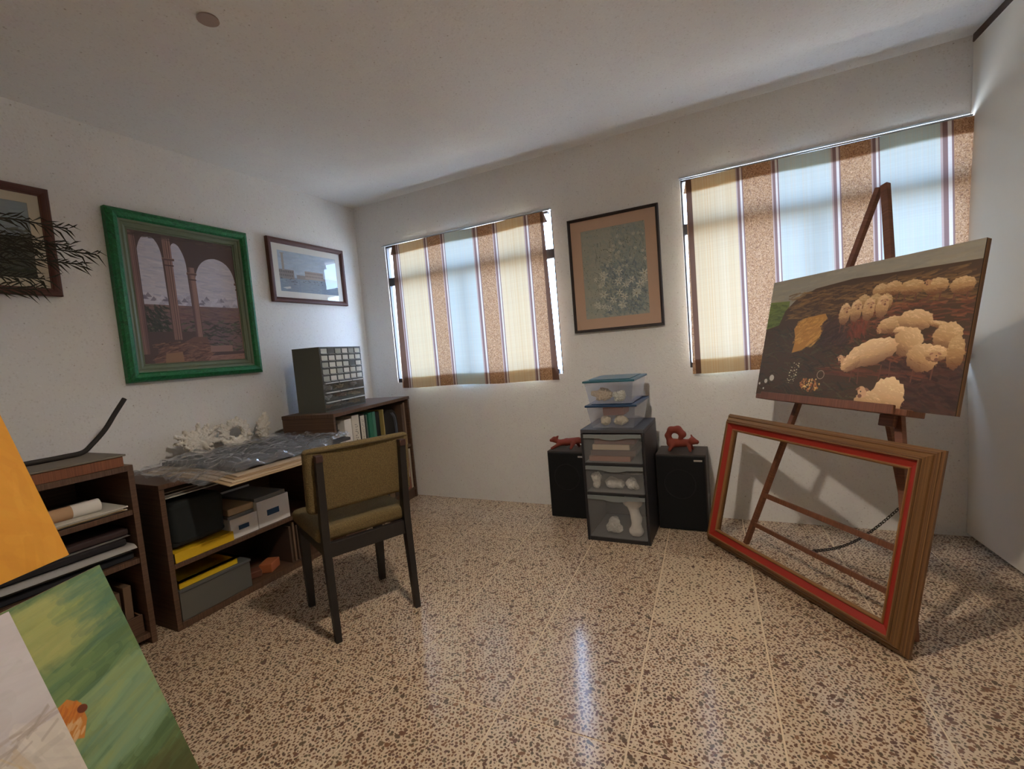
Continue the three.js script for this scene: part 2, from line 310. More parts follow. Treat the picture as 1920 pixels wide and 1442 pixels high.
// pendant bulb over the middle of the room, just above the picture's upper edge
{
  const L = thing('pendant_bulb', 'white shaded pendant bulb on a short cord from the ceiling', 'lamp', [2.39, 0, 1.95]);
  mesh('ceiling_rose', new THREE.CylinderGeometry(0.045, 0.05, 0.02, 24).translate(0, RH - 0.01, 0), M.white, L);
  mesh('cord', new THREE.CylinderGeometry(0.003, 0.003, 0.12, 8).translate(0, RH - 0.07, 0), M.white, L);
  mesh('shade', new THREE.LatheGeometry([[0.02, 2.262], [0.05, 2.25], [0.12, 2.175], [0.123, 2.172], [0.119, 2.172], [0.049, 2.246], [0.018, 2.258]].map((q) => new THREE.Vector2(...q)), 40), plain(206, 202, 190, 0.4), L);
  mesh('socket', new THREE.CylinderGeometry(0.019, 0.017, 0.06, 20).translate(0, RH - 0.155, 0), M.black, L);
  const bulb = mesh('bulb', new THREE.SphereGeometry(0.034, 24, 16).translate(0, 2.17, 0), mat({ color: 0xffffff, emissive: new THREE.Color().setRGB(1, 0.84, 0.64), emissiveIntensity: 12 }), L);
  bulb.castShadow = false;
  const p = new THREE.SpotLight(new THREE.Color().setRGB(1, 0.9, 0.78), 3.75, 0, 1.53, 0.7, 2); p.position.set(0, 2.17, 0); p.target.position.set(0, 0, 0); p.castShadow = true; p.shadow.radius = 1.6; L.add(p, p.target);
}

// ---------------------------------------------------------------- curtains
const clothMat = (map) => phys({ map, roughness: 1, transmission: 0.083, thickness: 0, specularIntensity: 0.05, side: THREE.DoubleSide });
function cloth(x0, x1, y0, y1, z, amp, tilt, X0, X1) {
  const nx = 72, ny = 24, g = new THREE.PlaneGeometry(1, 1, nx, ny), p = g.attributes.position, uv = g.attributes.uv;
  for (let i = 0; i < p.count; i++) {
    const s = p.getX(i) + 0.5, t = p.getY(i) + 0.5, y = y0 + (y1 - y0) * t, x = x0 + (x1 - x0) * s + tilt * (1 - t) * (0.5 - s);
    p.setXYZ(i, x, y + 0.004 * Math.sin(x * 9), z + amp * (1.1 - (y - 0.9) / 1.3) * (Math.sin(x * 21 + y) + 0.6 * Math.sin(x * 47 + 1.3)) * 0.6);
    uv.setXY(i, (x - X0) / (X1 - X0), (y - 0.88) / 1.16);
  }
  g.computeVertexNormals(); return g;
}
const bands1 = [[0, 0.035, 'brown'], [0.035, 0.07, 'line'], [0.07, 0.315, 'cream'], [0.315, 0.355, 'line'], [0.355, 0.475, 'flecked'], [0.475, 0.515, 'line'], [0.515, 0.765, 'pale'], [0.765, 0.815, 'line'], [0.815, 0.935, 'flecked'], [0.935, 0.975, 'line'], [0.975, 1.19, 'cream'], [1.19, 1.23, 'line'], [1.23, 1.32, 'flecked'], [1.32, 1.34, 'brown']];
const bands2 = [[0, 0.03, 'brown'], [0.03, 0.265, 'cream'], [0.265, 0.3, 'line'], [0.3, 0.44, 'flecked'], [0.44, 0.475, 'line'], [0.475, 0.715, 'pale'], [0.715, 0.755, 'line'], [0.755, 0.885, 'flecked'], [0.885, 0.92, 'line'], [0.92, 1.155, 'pale'], [1.155, 1.205, 'line'], [1.205, 1.28, 'flecked']];
for (const [k, x0, x1, tilt, bands, label, rl] of [
  [0, 0.395, 1.682, -0.06, bands1, 'striped cream and brown curtain over the narrower window by the corner', 'thin white rail above the narrower window'],
  [1, 2.585, 3.85, -0.035, bands2, 'striped pale curtain over the wide window behind the easel', 'thin white rail above the wide window behind the easel']]) {
  const m = clothMat(curtainTex(bands, k ? 1.28 : 1.34, 1.16, 31 + k)), top = 2.031;
  const c = thing('curtain', label, 'curtain', [0, 0, 0], 0, 'striped window curtains');
  mesh('cloth', cloth(x0, x1, 0.897, top, 0.035, 0.006, tilt, x0, x1), m, c);
  mesh('top_hem', cloth(x0, x1, 1.957, top, 0.029, 0.006, tilt, x0, x1), m, c);
  mesh('bottom_hem', cloth(x0, x1, 0.897, 0.985, 0.029, 0.006, tilt, x0, x1), m, c);
  const W = WIN[k], xr = Math.min(W.x1, 3.845) - 0.002;
  const r = thing('curtain_rail', rl, 'rail', [0, 0, 0], 0, 'curtain rails');
  mesh('track', slab(W.x0 - 0.005, xr, W.y1 + 0.001, W.y1 + 0.011, 0.0003, 0.012, 0.002), M.alu, r);
  mesh('rod', new THREE.CylinderGeometry(0.004, 0.004, xr - W.x0, 10).rotateZ(Math.PI / 2).translate((xr + W.x0) / 2, 2.0355, 0.035), M.alu, r);
}

// ---------------------------------------------------------------- artwork (flat print and paint only)
seed(41);
const artSheep = canvasTex(1024, 640, (x, w, h) => {
  x.fillStyle = rgb(66, 48, 32); x.fillRect(0, 0, w, h);
  x.fillStyle = rgb(138, 136, 124); x.fillRect(0, 0, w, h * 0.3);
  strokes(x, 260, [0, 0, w, h * 0.25], [[146, 144, 132], [128, 130, 122], [150, 142, 122]], 60, 10, 0, 0.3, 0.2);
  poly(x, [[0, h * 0.18], [w * 0.14, h * 0.19], [w * 0.14, h * 0.42], [0, h * 0.42]], rgb(96, 116, 52));
  strokes(x, 90, [0, h * 0.2, w * 0.12, h * 0.4], [[74, 92, 40], [96, 110, 54], [62, 80, 38]], 40, 7, 0.1, 0.5, 0.3);
  poly(x, [[0, h * 0.42], [w * 0.09, h * 0.39], [w * 0.12, h * 0.27], [w * 0.18, h * 0.19], [w * 0.3, h * 0.12], [w * 0.5, h * 0.095], [w, h * 0.115], [w, h], [0, h]], rgb(62, 46, 30));
  strokes(x, 500, [w * 0.15, h * 0.14, w, h * 0.35], [[116, 88, 50], [82, 58, 36], [138, 102, 56], [100, 72, 42]], 50, 6, -0.05, 0.5, 0.3);
  strokes(x, 500, [w * 0.45, h * 0.3, w, h * 0.75], [[120, 64, 42], [88, 50, 34], [140, 78, 50], [74, 44, 34]], 46, 6, 0.05, 0.5, 0.4);
  strokes(x, 500, [0, h * 0.42, w * 0.6, h], [[60, 58, 36], [46, 46, 32], [76, 70, 42], [40, 38, 28]], 40, 6, 0.2, 0.6, 0.7);
  poly(x, [[w * 0.2, h * 0.43], [w * 0.26, h * 0.35], [w * 0.38, h * 0.33], [w * 0.41, h * 0.4], [w * 0.36, h * 0.52], [w * 0.27, h * 0.61], [w * 0.21, h * 0.63], [w * 0.22, h * 0.52]], rgb(172, 122, 54));
  strokes(x, 130, [w * 0.22, h * 0.36, w * 0.37, h * 0.57], [[188, 138, 64], [158, 110, 48], [202, 152, 76]], 28, 6, -0.5, 0.6, 0.5);
  strokes(x, 130, [w * 0.38, h * 0.38, w * 0.52, h * 0.58], [[50, 38, 34], [62, 44, 36]], 34, 9, -0.6, 0.6, 0.4);
  strokes(x, 60, [w * 0.52, h * 0.4, w * 0.6, h * 0.52], [[120, 58, 38], [106, 50, 34]], 28, 9, 1.2, 0.5, 0.4);
  strokes(x, 360, [w * 0.72, h * 0.7, w, h], [[54, 34, 28], [42, 28, 24], [66, 38, 30]], 50, 9, 0.2, 0.6, 0.6);
  strokes(x, 70, [w * 0.4, h * 0.75, w * 0.85, h * 0.8], [[112, 60, 40], [90, 50, 36]], 60, 7, 0.1, 0.5, 0.1);
  const fleece = (cx, cy, rx, ry, t, tone) => {   // soft brushed oval, pale along the back and brown below
    x.save(); x.translate(cx * w, cy * h); x.rotate(t); const X = rx * w, Y = ry * h, g = x.createLinearGradient(0, -Y, 0, Y); g.addColorStop(0, rgb(222 + tone, 190 + tone, 144 + tone)); g.addColorStop(0.55, rgb(190 + tone, 152 + tone, 108 + tone)); g.addColorStop(1, rgb(112 + tone * 0.5, 78 + tone * 0.5, 54 + tone * 0.5)); x.fillStyle = g;
    x.beginPath(); for (let k = 0; k <= 40; k++) { const a = k / 40 * 6.283, q = 1 + 0.05 * Math.sin(k * 2.7 + cx * 60) + 0.04 * Math.sin(k * 5.1); const px = Math.cos(a) * X * q, py = Math.sin(a) * Y * q; k ? x.lineTo(px, py) : x.moveTo(px, py); } x.fill(); x.lineCap = 'round';
    for (let i = 0; i < 90; i++) { const a = rnd() * 6.283, q = Math.sqrt(rnd()) * 0.95, px = Math.cos(a) * q * X, py = Math.sin(a) * q * Y, v = py / Y, b = v < -0.2 ? [236, 208, 164] : v < 0.35 ? [206, 168, 122] : [140, 100, 70], j = rr(-22, 18) + tone; x.strokeStyle = rgb(b[0] + j, b[1] + j, b[2] + j, 0.4); x.lineWidth = rr(1.5, 4.5); x.beginPath(); x.moveTo(px - rr(2, 8), py + rr(-3, 3)); x.quadraticCurveTo(px, py - rr(0, 4), px + rr(2, 8), py + rr(-1, 4)); x.stroke(); }
    x.restore();
  };
  const leg = (cx, cy, l, k = -3) => { x.strokeStyle = rgb(94, 58, 42); x.lineWidth = 6; x.lineCap = 'round'; x.beginPath(); x.moveTo(cx * w, cy * h); x.lineTo(cx * w + k, (cy + l) * h); x.stroke(); };
  const head = (cx, cy, r, dir, tone = 0) => { const X = cx * w, Y = cy * h, q = r * w; x.fillStyle = rgb(196 + tone, 154 + tone, 114 + tone); x.beginPath(); x.ellipse(X, Y, q * 0.75, q, dir * 0.5, 0, 6.29); x.fill(); x.fillStyle = rgb(116, 76, 58); x.beginPath(); x.ellipse(X + dir * q * 0.3, Y + q * 0.7, q * 0.36, q * 0.32, 0, 0, 6.29); x.fill(); x.fillStyle = rgb(150, 104, 80); for (const e of [-1, 1]) { x.beginPath(); x.ellipse(X + e * q * 0.8, Y - q * 0.45, q * 0.42, q * 0.2, e * 0.5, 0, 6.29); x.fill(); } x.fillStyle = rgb(54, 36, 30); x.beginPath(); x.arc(X + dir * q * 0.25, Y - q * 0.05, q * 0.12, 0, 6.29); x.fill(); };
  // far row along the ridge
  for (const [a, b, r] of [[0.64, 0.215, 0.034], [0.695, 0.21, 0.036], [0.77, 0.222, 0.05], [0.86, 0.235, 0.045], [0.95, 0.25, 0.042]]) { leg(a - 0.02, b + 0.03, 0.05); leg(a + 0.022, b + 0.03, 0.05); fleece(a, b, r, 0.05, 0.02, -30); }
  head(0.83, 0.205, 0.012, -1, -30);
  // group facing the viewer
  for (const [a, b] of [[0.57, 0.285], [0.625, 0.29], [0.67, 0.3]]) fleece(a, b, 0.032, 0.06, 0, -34);
  for (const [a, b] of [[0.485, 0.35], [0.54, 0.335], [0.6, 0.335], [0.66, 0.325]]) { leg(a - 0.012, b + 0.06, 0.07, 0); leg(a + 0.012, b + 0.06, 0.07, 0); fleece(a, b, 0.029, 0.08, 0, -14); head(a + 0.006, b - 0.03, 0.015, 1, -10); }
  // lying pair
  fleece(0.715, 0.455, 0.06, 0.058, -0.12, -14); fleece(0.805, 0.435, 0.068, 0.068, 0.12, -8); fleece(0.9, 0.475, 0.05, 0.022, 0.3, -20); fleece(0.755, 0.495, 0.028, 0.026, 0, 0); head(0.665, 0.49, 0.013, -1, -20);
  // grazing sheep and its neighbours
  leg(0.57, 0.74, 0.1); leg(0.6, 0.75, 0.1, 5); leg(0.7, 0.72, 0.1); leg(0.735, 0.7, 0.09, 4); leg(0.83, 0.74, 0.08); leg(0.9, 0.72, 0.08);
  fleece(0.79, 0.57, 0.058, 0.095, 0.5, -4); fleece(0.645, 0.635, 0.115, 0.088, -0.3, 10); fleece(0.555, 0.705, 0.05, 0.06, -0.6, 2); head(0.506, 0.68, 0.02, -1, 6);
  fleece(0.93, 0.545, 0.05, 0.085, 0.2, -18); fleece(0.965, 0.64, 0.03, 0.1, 0, -30); fleece(0.855, 0.67, 0.06, 0.088, 0.35, -10); fleece(0.9, 0.645, 0.04, 0.05, 0, -4); head(0.9, 0.66, 0.018, 1, -12);
  // lamb lying below
  fleece(0.745, 0.925, 0.07, 0.13, 0.1, 14); fleece(0.665, 0.965, 0.06, 0.07, 0, -4); head(0.635, 0.905, 0.026, -1, 14); leg(0.66, 0.98, 0.02); 
  for (let i = 0; i < 90; i++) { const a = rnd() * 6.29, q = Math.sqrt(rnd()); x.fillStyle = rgb(...[[214, 158, 84], [186, 112, 60], [232, 196, 120], [150, 84, 50], [94, 62, 34]][(rnd() * 5) | 0], 0.85); x.beginPath(); x.ellipse(w * 0.355 + Math.cos(a) * q * 60, h * 0.88 + Math.sin(a) * q * 34, rr(3, 9), rr(2, 6), rnd() * 3, 0, 6.29); x.fill(); }
  x.strokeStyle = rgb(150, 128, 104); x.lineWidth = 4; x.beginPath(); x.arc(w * 0.41, h * 0.8, 20, 0, 6.29); x.stroke();
  for (const [a, b, r] of [[0.015, 0.9, 7], [0.06, 0.875, 12], [0.1, 0.845, 17], [0.05, 0.94, 6]]) { x.fillStyle = rgb(206, 204, 190, 0.9); x.beginPath(); x.arc(a * w, b * h, r, 0, 6.29); x.fill(); }
  for (let i = 0; i < 40; i++) { x.fillStyle = rgb(214, 204, 158, 0.9); x.fillRect(w * (0.2 + rnd() * 0.05 + i * 0.0007), h * (0.87 - i * 0.004) + rr(-8, 8), rr(4, 9), rr(3, 5)); }
  x.globalCompositeOperation = 'lighter'; x.fillStyle = rgb(22, 15, 8); x.fillRect(0, 0, w, h); x.globalCompositeOperation = 'source-over';
});
seed(42);
const artLoggia = canvasTex(720, 900, (x, w, h) => {
  x.fillStyle = rgb(78, 62, 56); x.fillRect(0, 0, w, h);
  const sky = (pts) => { poly(x, pts, rgb(166, 162, 172)); };
  x.save(); x.beginPath();
  x.moveTo(w * 0.1, h * 0.74); x.lineTo(w * 0.1, h * 0.16); x.quadraticCurveTo(w * 0.14, h * 0.03, w * 0.22, h * 0.06); x.quadraticCurveTo(w * 0.28, h * 0.09, w * 0.29, h * 0.2); x.lineTo(w * 0.3, h * 0.74); x.closePath();
  x.moveTo(w * 0.38, h * 0.74); x.lineTo(w * 0.36, h * 0.16); x.quadraticCurveTo(w * 0.38, h * 0.05, w * 0.44, h * 0.1); x.quadraticCurveTo(w * 0.5, h * 0.18, w * 0.49, h * 0.3); x.lineTo(w * 0.5, h * 0.74); x.closePath();
  x.moveTo(w * 0.57, h * 0.9); x.lineTo(w * 0.56, h * 0.33); x.quadraticCurveTo(w * 0.6, h * 0.17, w * 0.76, h * 0.16); x.quadraticCurveTo(w * 0.94, h * 0.17, w * 0.95, h * 0.36); x.lineTo(w * 0.95, h * 0.9); x.closePath(); x.clip();
  x.fillStyle = rgb(190, 188, 196); x.fillRect(0, 0, w, h * 0.58);
  strokes(x, 420, [0, 0, w, h * 0.5], [[206, 204, 210], [172, 172, 188], [212, 208, 210], [162, 166, 184]], 70, 8, 0.05, 0.35, 0.25);
  for (let i = 0; i < 60; i++) { const px = rnd() * w, py = h * rr(0.47, 0.54); poly(x, [[px - 22, py + 20], [px, py - 10], [px + 22, py + 20]], rgb(...[[206, 204, 214], [104, 100, 116], [160, 156, 170]][(rnd() * 3) | 0], 0.7)); }
  x.fillStyle = rgb(112, 88, 84); x.fillRect(0, h * 0.545, w, h);
  strokes(x, 300, [0, h * 0.55, w, h * 0.66], [[128, 96, 88], [96, 74, 72], [120, 98, 82]], 50, 6, 0.05, 0.5, 0.2);
  strokes(x, 350, [0, h * 0.66, w, h * 0.9], [[52, 60, 44], [40, 48, 36], [84, 92, 64], [62, 56, 46]], 34, 8, 0.05, 0.6, 0.6);
  strokes(x, 160, [0, h * 0.56, w * 0.3, h * 0.78], [[40, 48, 36], [48, 54, 42]], 34, 9, 0.8, 0.7, 0.6);
  x.restore();
  const colm = (cx, ww, y0, y1) => { for (let i = 0; i < 46; i++) { const s = rnd(), c = [[142, 108, 98], [112, 84, 78], [86, 64, 60], [168, 132, 114]][Math.min(3, (s * 4) | 0)]; x.strokeStyle = rgb(...c, 0.6); x.lineWidth = 4; x.beginPath(); const px = cx + (rnd() - 0.5) * ww; x.moveTo(px, y0); x.lineTo(px + rr(-2, 2), y1); x.stroke(); } };
  const cap = (cx, y, ww) => { x.fillStyle = rgb(92, 68, 62); x.fillRect(cx - ww * 0.8, y, ww * 1.6, 16); x.fillStyle = rgb(136, 106, 92); x.fillRect(cx - ww * 0.8, y, ww * 1.6, 5); x.fillStyle = rgb(74, 54, 50); x.fillRect(cx - ww * 0.65, y + 44, ww * 1.3, 8); };
  colm(w * 0.05, 62, 0, h * 0.9); colm(w * 0.34, 46, h * 0.05, h * 0.8); colm(w * 0.53, 40, h * 0.25, h * 0.78); cap(w * 0.34, h * 0.2, 46); cap(w * 0.53, h * 0.29, 40); colm(w * 0.975, 34, h * 0.36, h * 0.9); cap(w * 0.97, h * 0.34, 30);
  strokes(x, 200, [0, 0, w, h * 0.07], [[84, 68, 56], [66, 54, 48]], 60, 8, 0, 0.5, 0.2);
  poly(x, [[w * 0.12, h * 0.94], [w * 0.2, h * 0.85], [w * 0.36, h * 0.83], [w * 0.48, h * 0.78], [w * 0.6, h * 0.78], [w * 0.66, h], [w * 0.12, h]], rgb(108, 78, 64));
  strokes(x, 240, [w * 0.14, h * 0.82, w * 0.64, h], [[132, 96, 76], [86, 62, 54], [150, 112, 86], [72, 52, 46]], 44, 6, -0.2, 0.55, 0.4);
  poly(x, [[w * 0.62, h * 0.85], [w * 0.84, h * 0.85], [w * 0.84, h * 0.9], [w * 0.62, h * 0.9]], rgb(146, 112, 98)); poly(x, [[w * 0.62, h * 0.93], [w, h * 0.92], [w, h], [w * 0.56, h]], rgb(146, 110, 96));
  strokes(x, 90, [w * 0.6, h * 0.93, w, h], [[160, 124, 106], [128, 94, 82]], 60, 5, 0, 0.5, 0.1);
  poly(x, [[w * 0.22, h * 0.9], [w * 0.36, h * 0.89], [w * 0.37, h], [w * 0.2, h]], rgb(142, 106, 76));
  x.globalCompositeOperation = 'lighter'; x.fillStyle = rgb(16, 12, 12); x.fillRect(0, 0, w, h); x.globalCompositeOperation = 'source-over';
});
seed(43);
const artHarbour = canvasTex(768, 480, (x, w, h) => {
  x.fillStyle = rgb(178, 190, 200); x.fillRect(0, 0, w, h);
  strokes(x, 260, [0, 0, w, h * 0.55], [[188, 200, 208], [166, 178, 190], [200, 206, 208], [176, 186, 192]], 90, 16, 0, 0.25, 0.4);
  x.fillStyle = rgb(136, 148, 160); x.fillRect(0, h * 0.64, w, h * 0.36);
  strokes(x, 320, [0, h * 0.64, w, h], [[122, 134, 148], [152, 160, 168], [110, 122, 138], [170, 176, 180]], 30, 3, 0, 0.5, 0.1);
  x.fillStyle = rgb(146, 138, 132); x.fillRect(0, h * 0.46, w * 0.24, h * 0.22); x.fillRect(w * 0.28, h * 0.56, w * 0.2, h * 0.1); x.fillStyle = rgb(168, 152, 142); x.fillRect(w * 0.42, h * 0.44, w * 0.32, h * 0.2); x.fillStyle = rgb(150, 144, 142); x.fillRect(w * 0.74, h * 0.58, w * 0.26, h * 0.07);
  x.fillStyle = rgb(172, 160, 148); x.fillRect(w * 0.06, h * 0.06, w * 0.035, h * 0.42); x.fillRect(w * 0.045, h * 0.06, w * 0.065, h * 0.02);
  for (let i = 0; i < 12; i++) for (let j = 0; j < 2; j++) { x.fillStyle = rgb(104, 96, 94); x.fillRect(w * (0.43 + i * 0.026), h * (0.47 + j * 0.08), 7, 16); }
  for (let i = 0; i < 8; i++) for (let j = 0; j < 2; j++) { x.fillStyle = rgb(98, 92, 90); x.fillRect(w * (0.01 + i * 0.028), h * (0.49 + j * 0.09), 8, 20); }
  for (let i = 0; i < 22; i++) { const px = rnd() * w * 0.7, py = h * rr(0.66, 0.8); x.fillStyle = rgb(72, 74, 82, 0.8); x.fillRect(px, py, rr(14, 34), 4); x.fillRect(px + 9, py - 12, 2, 12); }
  poly(x, [[w * 0.04, h * 0.9], [w * 0.16, h * 0.86], [w * 0.17, h * 0.91], [w * 0.1, h * 0.93]], rgb(206, 204, 198));
});
seed(44);
const artLilies = canvasTex(640, 900, (x, w, h) => {
  x.fillStyle = rgb(176, 178, 164); x.fillRect(0, 0, w, h);
  strokes(x, 800, [0, 0, w, h], [[168, 172, 160], [184, 184, 170], [158, 168, 164]], 60, 16, 0.8, 0.3, 1);
  strokes(x, 500, [w * 0.5, 0, w, h], [[140, 156, 158], [150, 162, 160]], 50, 16, 1.2, 0.3, 1);
  strokes(x, 380, [w * 0.3, h * 0.4, w * 0.95, h * 0.98], [[112, 130, 142], [100, 116, 134], [126, 142, 146]], 34, 12, 1, 0.4, 1.2);
  strokes(x, 260, [w * 0.2, h * 0.15, w, h * 0.95], [[84, 94, 90], [72, 80, 88], [96, 104, 92]], 36, 3, 1.2, 0.6, 0.9);
  const flower = (cx, cy, r) => { const t0 = rnd() * 6.29; for (let k = 0; k < 6; k++) { const t = t0 + k * 1.047; x.save(); x.translate(cx, cy); x.rotate(t); x.fillStyle = rgb(...[[214, 214, 196], [222, 220, 204], [198, 200, 186]][(rnd() * 3) | 0], 0.92); x.beginPath(); x.moveTo(0, 0); x.quadraticCurveTo(r * 0.5, -r * 0.34, r, 0); x.quadraticCurveTo(r * 0.5, r * 0.34, 0, 0); x.fill(); x.restore(); } x.fillStyle = rgb(120, 112, 78); x.beginPath(); x.arc(cx, cy, r * 0.12, 0, 6.29); x.fill(); };
  for (let i = 0; i < 30; i++) flower(w * rr(0.18, 0.95), h * rr(0.5, 0.9), rr(26, 52));
  for (let i = 0; i < 26; i++) flower(w * rr(0.35, 0.98), h * rr(0.12, 0.5), rr(12, 24));
  speck(x, w, h, 260, [[70, 78, 74], [78, 74, 60]], 2, 5, 0.6);
});
seed(45);
const artFields = canvasTex(512, 512, (x, w, h) => {
  x.fillStyle = rgb(140, 150, 152); x.fillRect(0, 0, w, h); strokes(x, 200, [0, 0, w, h * 0.45], [[148, 158, 160], [130, 142, 146]], 80, 16, 0, 0.3, 0.3);
  x.fillStyle = rgb(64, 64, 46); x.fillRect(0, h * 0.46, w, h * 0.54); strokes(x, 400, [0, h * 0.36, w, h], [[52, 54, 38], [74, 70, 48], [40, 40, 32]], 40, 9, 0.3, 0.6, 0.9);
});
seed(46);
const artGreen = canvasTex(640, 640, (x, w, h) => {
  x.fillStyle = rgb(104, 126, 76); x.fillRect(0, 0, w, h);
  strokes(x, 900, [0, 0, w, h], [[108, 134, 82], [84, 112, 72], [128, 148, 90], [92, 122, 88], [74, 100, 64]], 170, 18, -0.12, 0.35, 0.18);
  strokes(x, 200, [w * 0.5, h * 0.03, w * 0.84, h * 0.24], [[172, 170, 98], [182, 178, 108], [150, 162, 94]], 150, 16, -0.12, 0.16, 0.15);
  strokes(x, 160, [w * 0.72, h * 0.4, w, h * 0.68], [[136, 166, 126], [120, 150, 116], [150, 162, 100]], 160, 18, -0.15, 0.3, 0.2);
  strokes(x, 150, [w * 0.3, h * 0.78, w, h], [[92, 90, 48], [82, 88, 46]], 140, 18, -0.1, 0.3, 0.3);
  strokes(x, 40, [w * 0.86, h * 0.02, w, h * 0.26], [[84, 122, 100], [76, 112, 94]], 120, 14, -0.15, 0.16, 0.2);
  poly(x, [[w * 0.6, h * 0.39], [w * 0.68, h * 0.38], [w * 0.715, h * 0.42], [w * 0.71, h * 0.48], [w * 0.675, h * 0.53], [w * 0.63, h * 0.5]], rgb(200, 128, 52));
  for (let i = 0; i < 60; i++) { const a = rnd() * 6.29, q = Math.sqrt(rnd()); x.fillStyle = rgb(...(Math.sin(a) < 0.15 ? [[206, 122, 36], [190, 104, 32]] : [[212, 160, 104], [222, 178, 128]])[(rnd() * 2) | 0], 0.8); x.beginPath(); x.ellipse(w * 0.665 + Math.cos(a) * q * 24, h * 0.45 + Math.sin(a) * q * 40, rr(8, 16), rr(2, 4), -0.6, 0, 6.29); x.fill(); }
  x.fillStyle = rgb(112, 52, 22); x.beginPath(); x.ellipse(w * 0.71, h * 0.44, 12, 9, 0.3, 0, 6.29); x.fill();
});
seed(47);
const artWhite = canvasTex(512, 512, (x, w, h) => {
  x.fillStyle = rgb(212, 202, 190); x.fillRect(0, 0, w, h);
  x.fillStyle = rgb(206, 198, 196); x.fillRect(0, 0, w, h * 0.38);
  strokes(x, 320, [0, 0, w, h * 0.36], [[210, 202, 200], [200, 192, 190]], 120, 20, 0, 0.3, 0.3);
  strokes(x, 420, [0, h * 0.38, w, h], [[222, 212, 196], [206, 194, 178], [196, 184, 172], [226, 218, 204]], 90, 18, 0.6, 0.3, 1);
  strokes(x, 60, [0, h * 0.34, w, h * 0.42], [[178, 162, 146], [168, 152, 138]], 60, 4, -0.1, 0.4, 0.3);
  strokes(x, 70, [w * 0.55, h * 0.4, w * 0.85, h * 0.72], [[206, 176, 120], [198, 170, 128]], 36, 6, 1, 0.35, 0.8);
});
seed(48);
const artOrange = canvasTex(256, 256, (x, w, h) => { x.fillStyle = rgb(222, 150, 34); x.fillRect(0, 0, w, h); strokes(x, 300, [0, 0, w, h], [[226, 156, 40], [214, 142, 30], [230, 162, 48]], 50, 10, 1.1, 0.25, 0.8); });

const art = (map, rough = 0.6) => mat({ map, roughness: rough });
function picture(name, label, W, H, pos, turn, o) {   // moulding on four sides, optional mat board, print, optional glass
  const t = thing(name, label, o.category ?? 'picture', pos, turn);
  rails(o.profile, W, H).forEach((g) => mesh('rail', g, o.frame, t));
  if (o.slip) rails(o.slip.profile, W, H).forEach((g) => mesh('slip', g, o.slip.mat, t));
  const i = o.inset, back = slab(i * 0.5, W - i * 0.5, i * 0.5, H - i * 0.5, 0.001, 0.006, 0); mesh('backing_board', back, o.matBoard ?? M.card, t);
  const m = o.mat ?? 0;
  if (m) { const s = new THREE.Shape([[i * 0.6, i * 0.6], [W - i * 0.6, i * 0.6], [W - i * 0.6, H - i * 0.6], [i * 0.6, H - i * 0.6]].map((p) => new THREE.Vector2(...p))); s.holes.push(new THREE.Path([[m, m], [m, H - m], [W - m, H - m], [W - m, m]].map((p) => new THREE.Vector2(...p)))); const g = new THREE.ExtrudeGeometry(s, { depth: 0.002, bevelEnabled: false }); g.translate(0, 0, 0.0082); mesh('mat_board', g, o.matBoard, t); }
  const q = m || i * 0.8, pw = W - 2 * q + 0.006, ph = H - 2 * q + 0.006, pg = new THREE.BoxGeometry(pw, ph, 0.0018); pg.translate(W / 2, H / 2, 0.0072);
  mesh('print', pg, [M.paper, M.paper, M.paper, M.paper, art(o.art, o.rough ?? 0.7), M.paper], t);
  if (o.glass) { const g = new THREE.PlaneGeometry(W - i * 1.4, H - i * 1.4); g.translate(W / 2, H / 2, 0.0125); mesh('glass', g, M.glass, t); }
  return t;
}
const flatProfile = (w, d) => [[0, 0], [0, d * 0.8], [w * 0.12, d], [w * 0.5, d * 0.97], [w * 0.8, d * 0.8], [w * 0.86, d * 0.62], [w, d * 0.55], [w, 0.003]];
// left wall: image-left is +z
picture('framed_painting', 'large painting of an arched loggia in a marbled green frame', 0.745, 0.89, [0.003, 1.12, 1.755], Math.PI / 2, {
  profile: [[0, 0], [0, 0.03], [0.008, 0.042], [0.024, 0.05], [0.042, 0.044], [0.05, 0.032], [0.05, 0.003]], frame: M.green, inset: 0.09,
  slip: { profile: [[0.05, 0.003], [0.05, 0.03], [0.06, 0.026], [0.063, 0.02], [0.072, 0.022], [0.084, 0.016], [0.087, 0.01], [0.094, 0.012], [0.094, 0.003]], mat: mat({ color: col(112, 122, 96), roughness: 0.55 }) }, art: artLoggia, rough: 0.5, category: 'painting' });
picture('framed_print', 'small harbour print with white mat in a thin dark brown frame', 0.67, 0.437, [0.003, 1.588, 0.861], Math.PI / 2, { profile: flatProfile(0.034, 0.028), frame: M.frame, inset: 0.034, mat: 0.078, matBoard: plain(226, 220, 208, 0.85), art: artHarbour, glass: true });
picture('framed_print', 'dark landscape print in brown frame behind the dried palm fronds', 0.62, 0.484, [0.003, 1.546, 2.577], Math.PI / 2, { profile: flatProfile(0.036, 0.026), frame: M.frame, inset: 0.036, mat: 0.075, matBoard: plain(206, 194, 168, 0.85), art: artFields, glass: true });
// wall between the windows
picture('framed_print', 'tall print of pale lilies in a thin black frame between the windows', 0.578, 0.738, [1.842, 1.202, 0.003], 0, { profile: flatProfile(0.018, 0.024), frame: mat({ color: col(48, 36, 34), roughness: 0.5 }), inset: 0.018, mat: 0.085, matBoard: plain(208, 174, 148, 0.85), art: artLilies, glass: true });

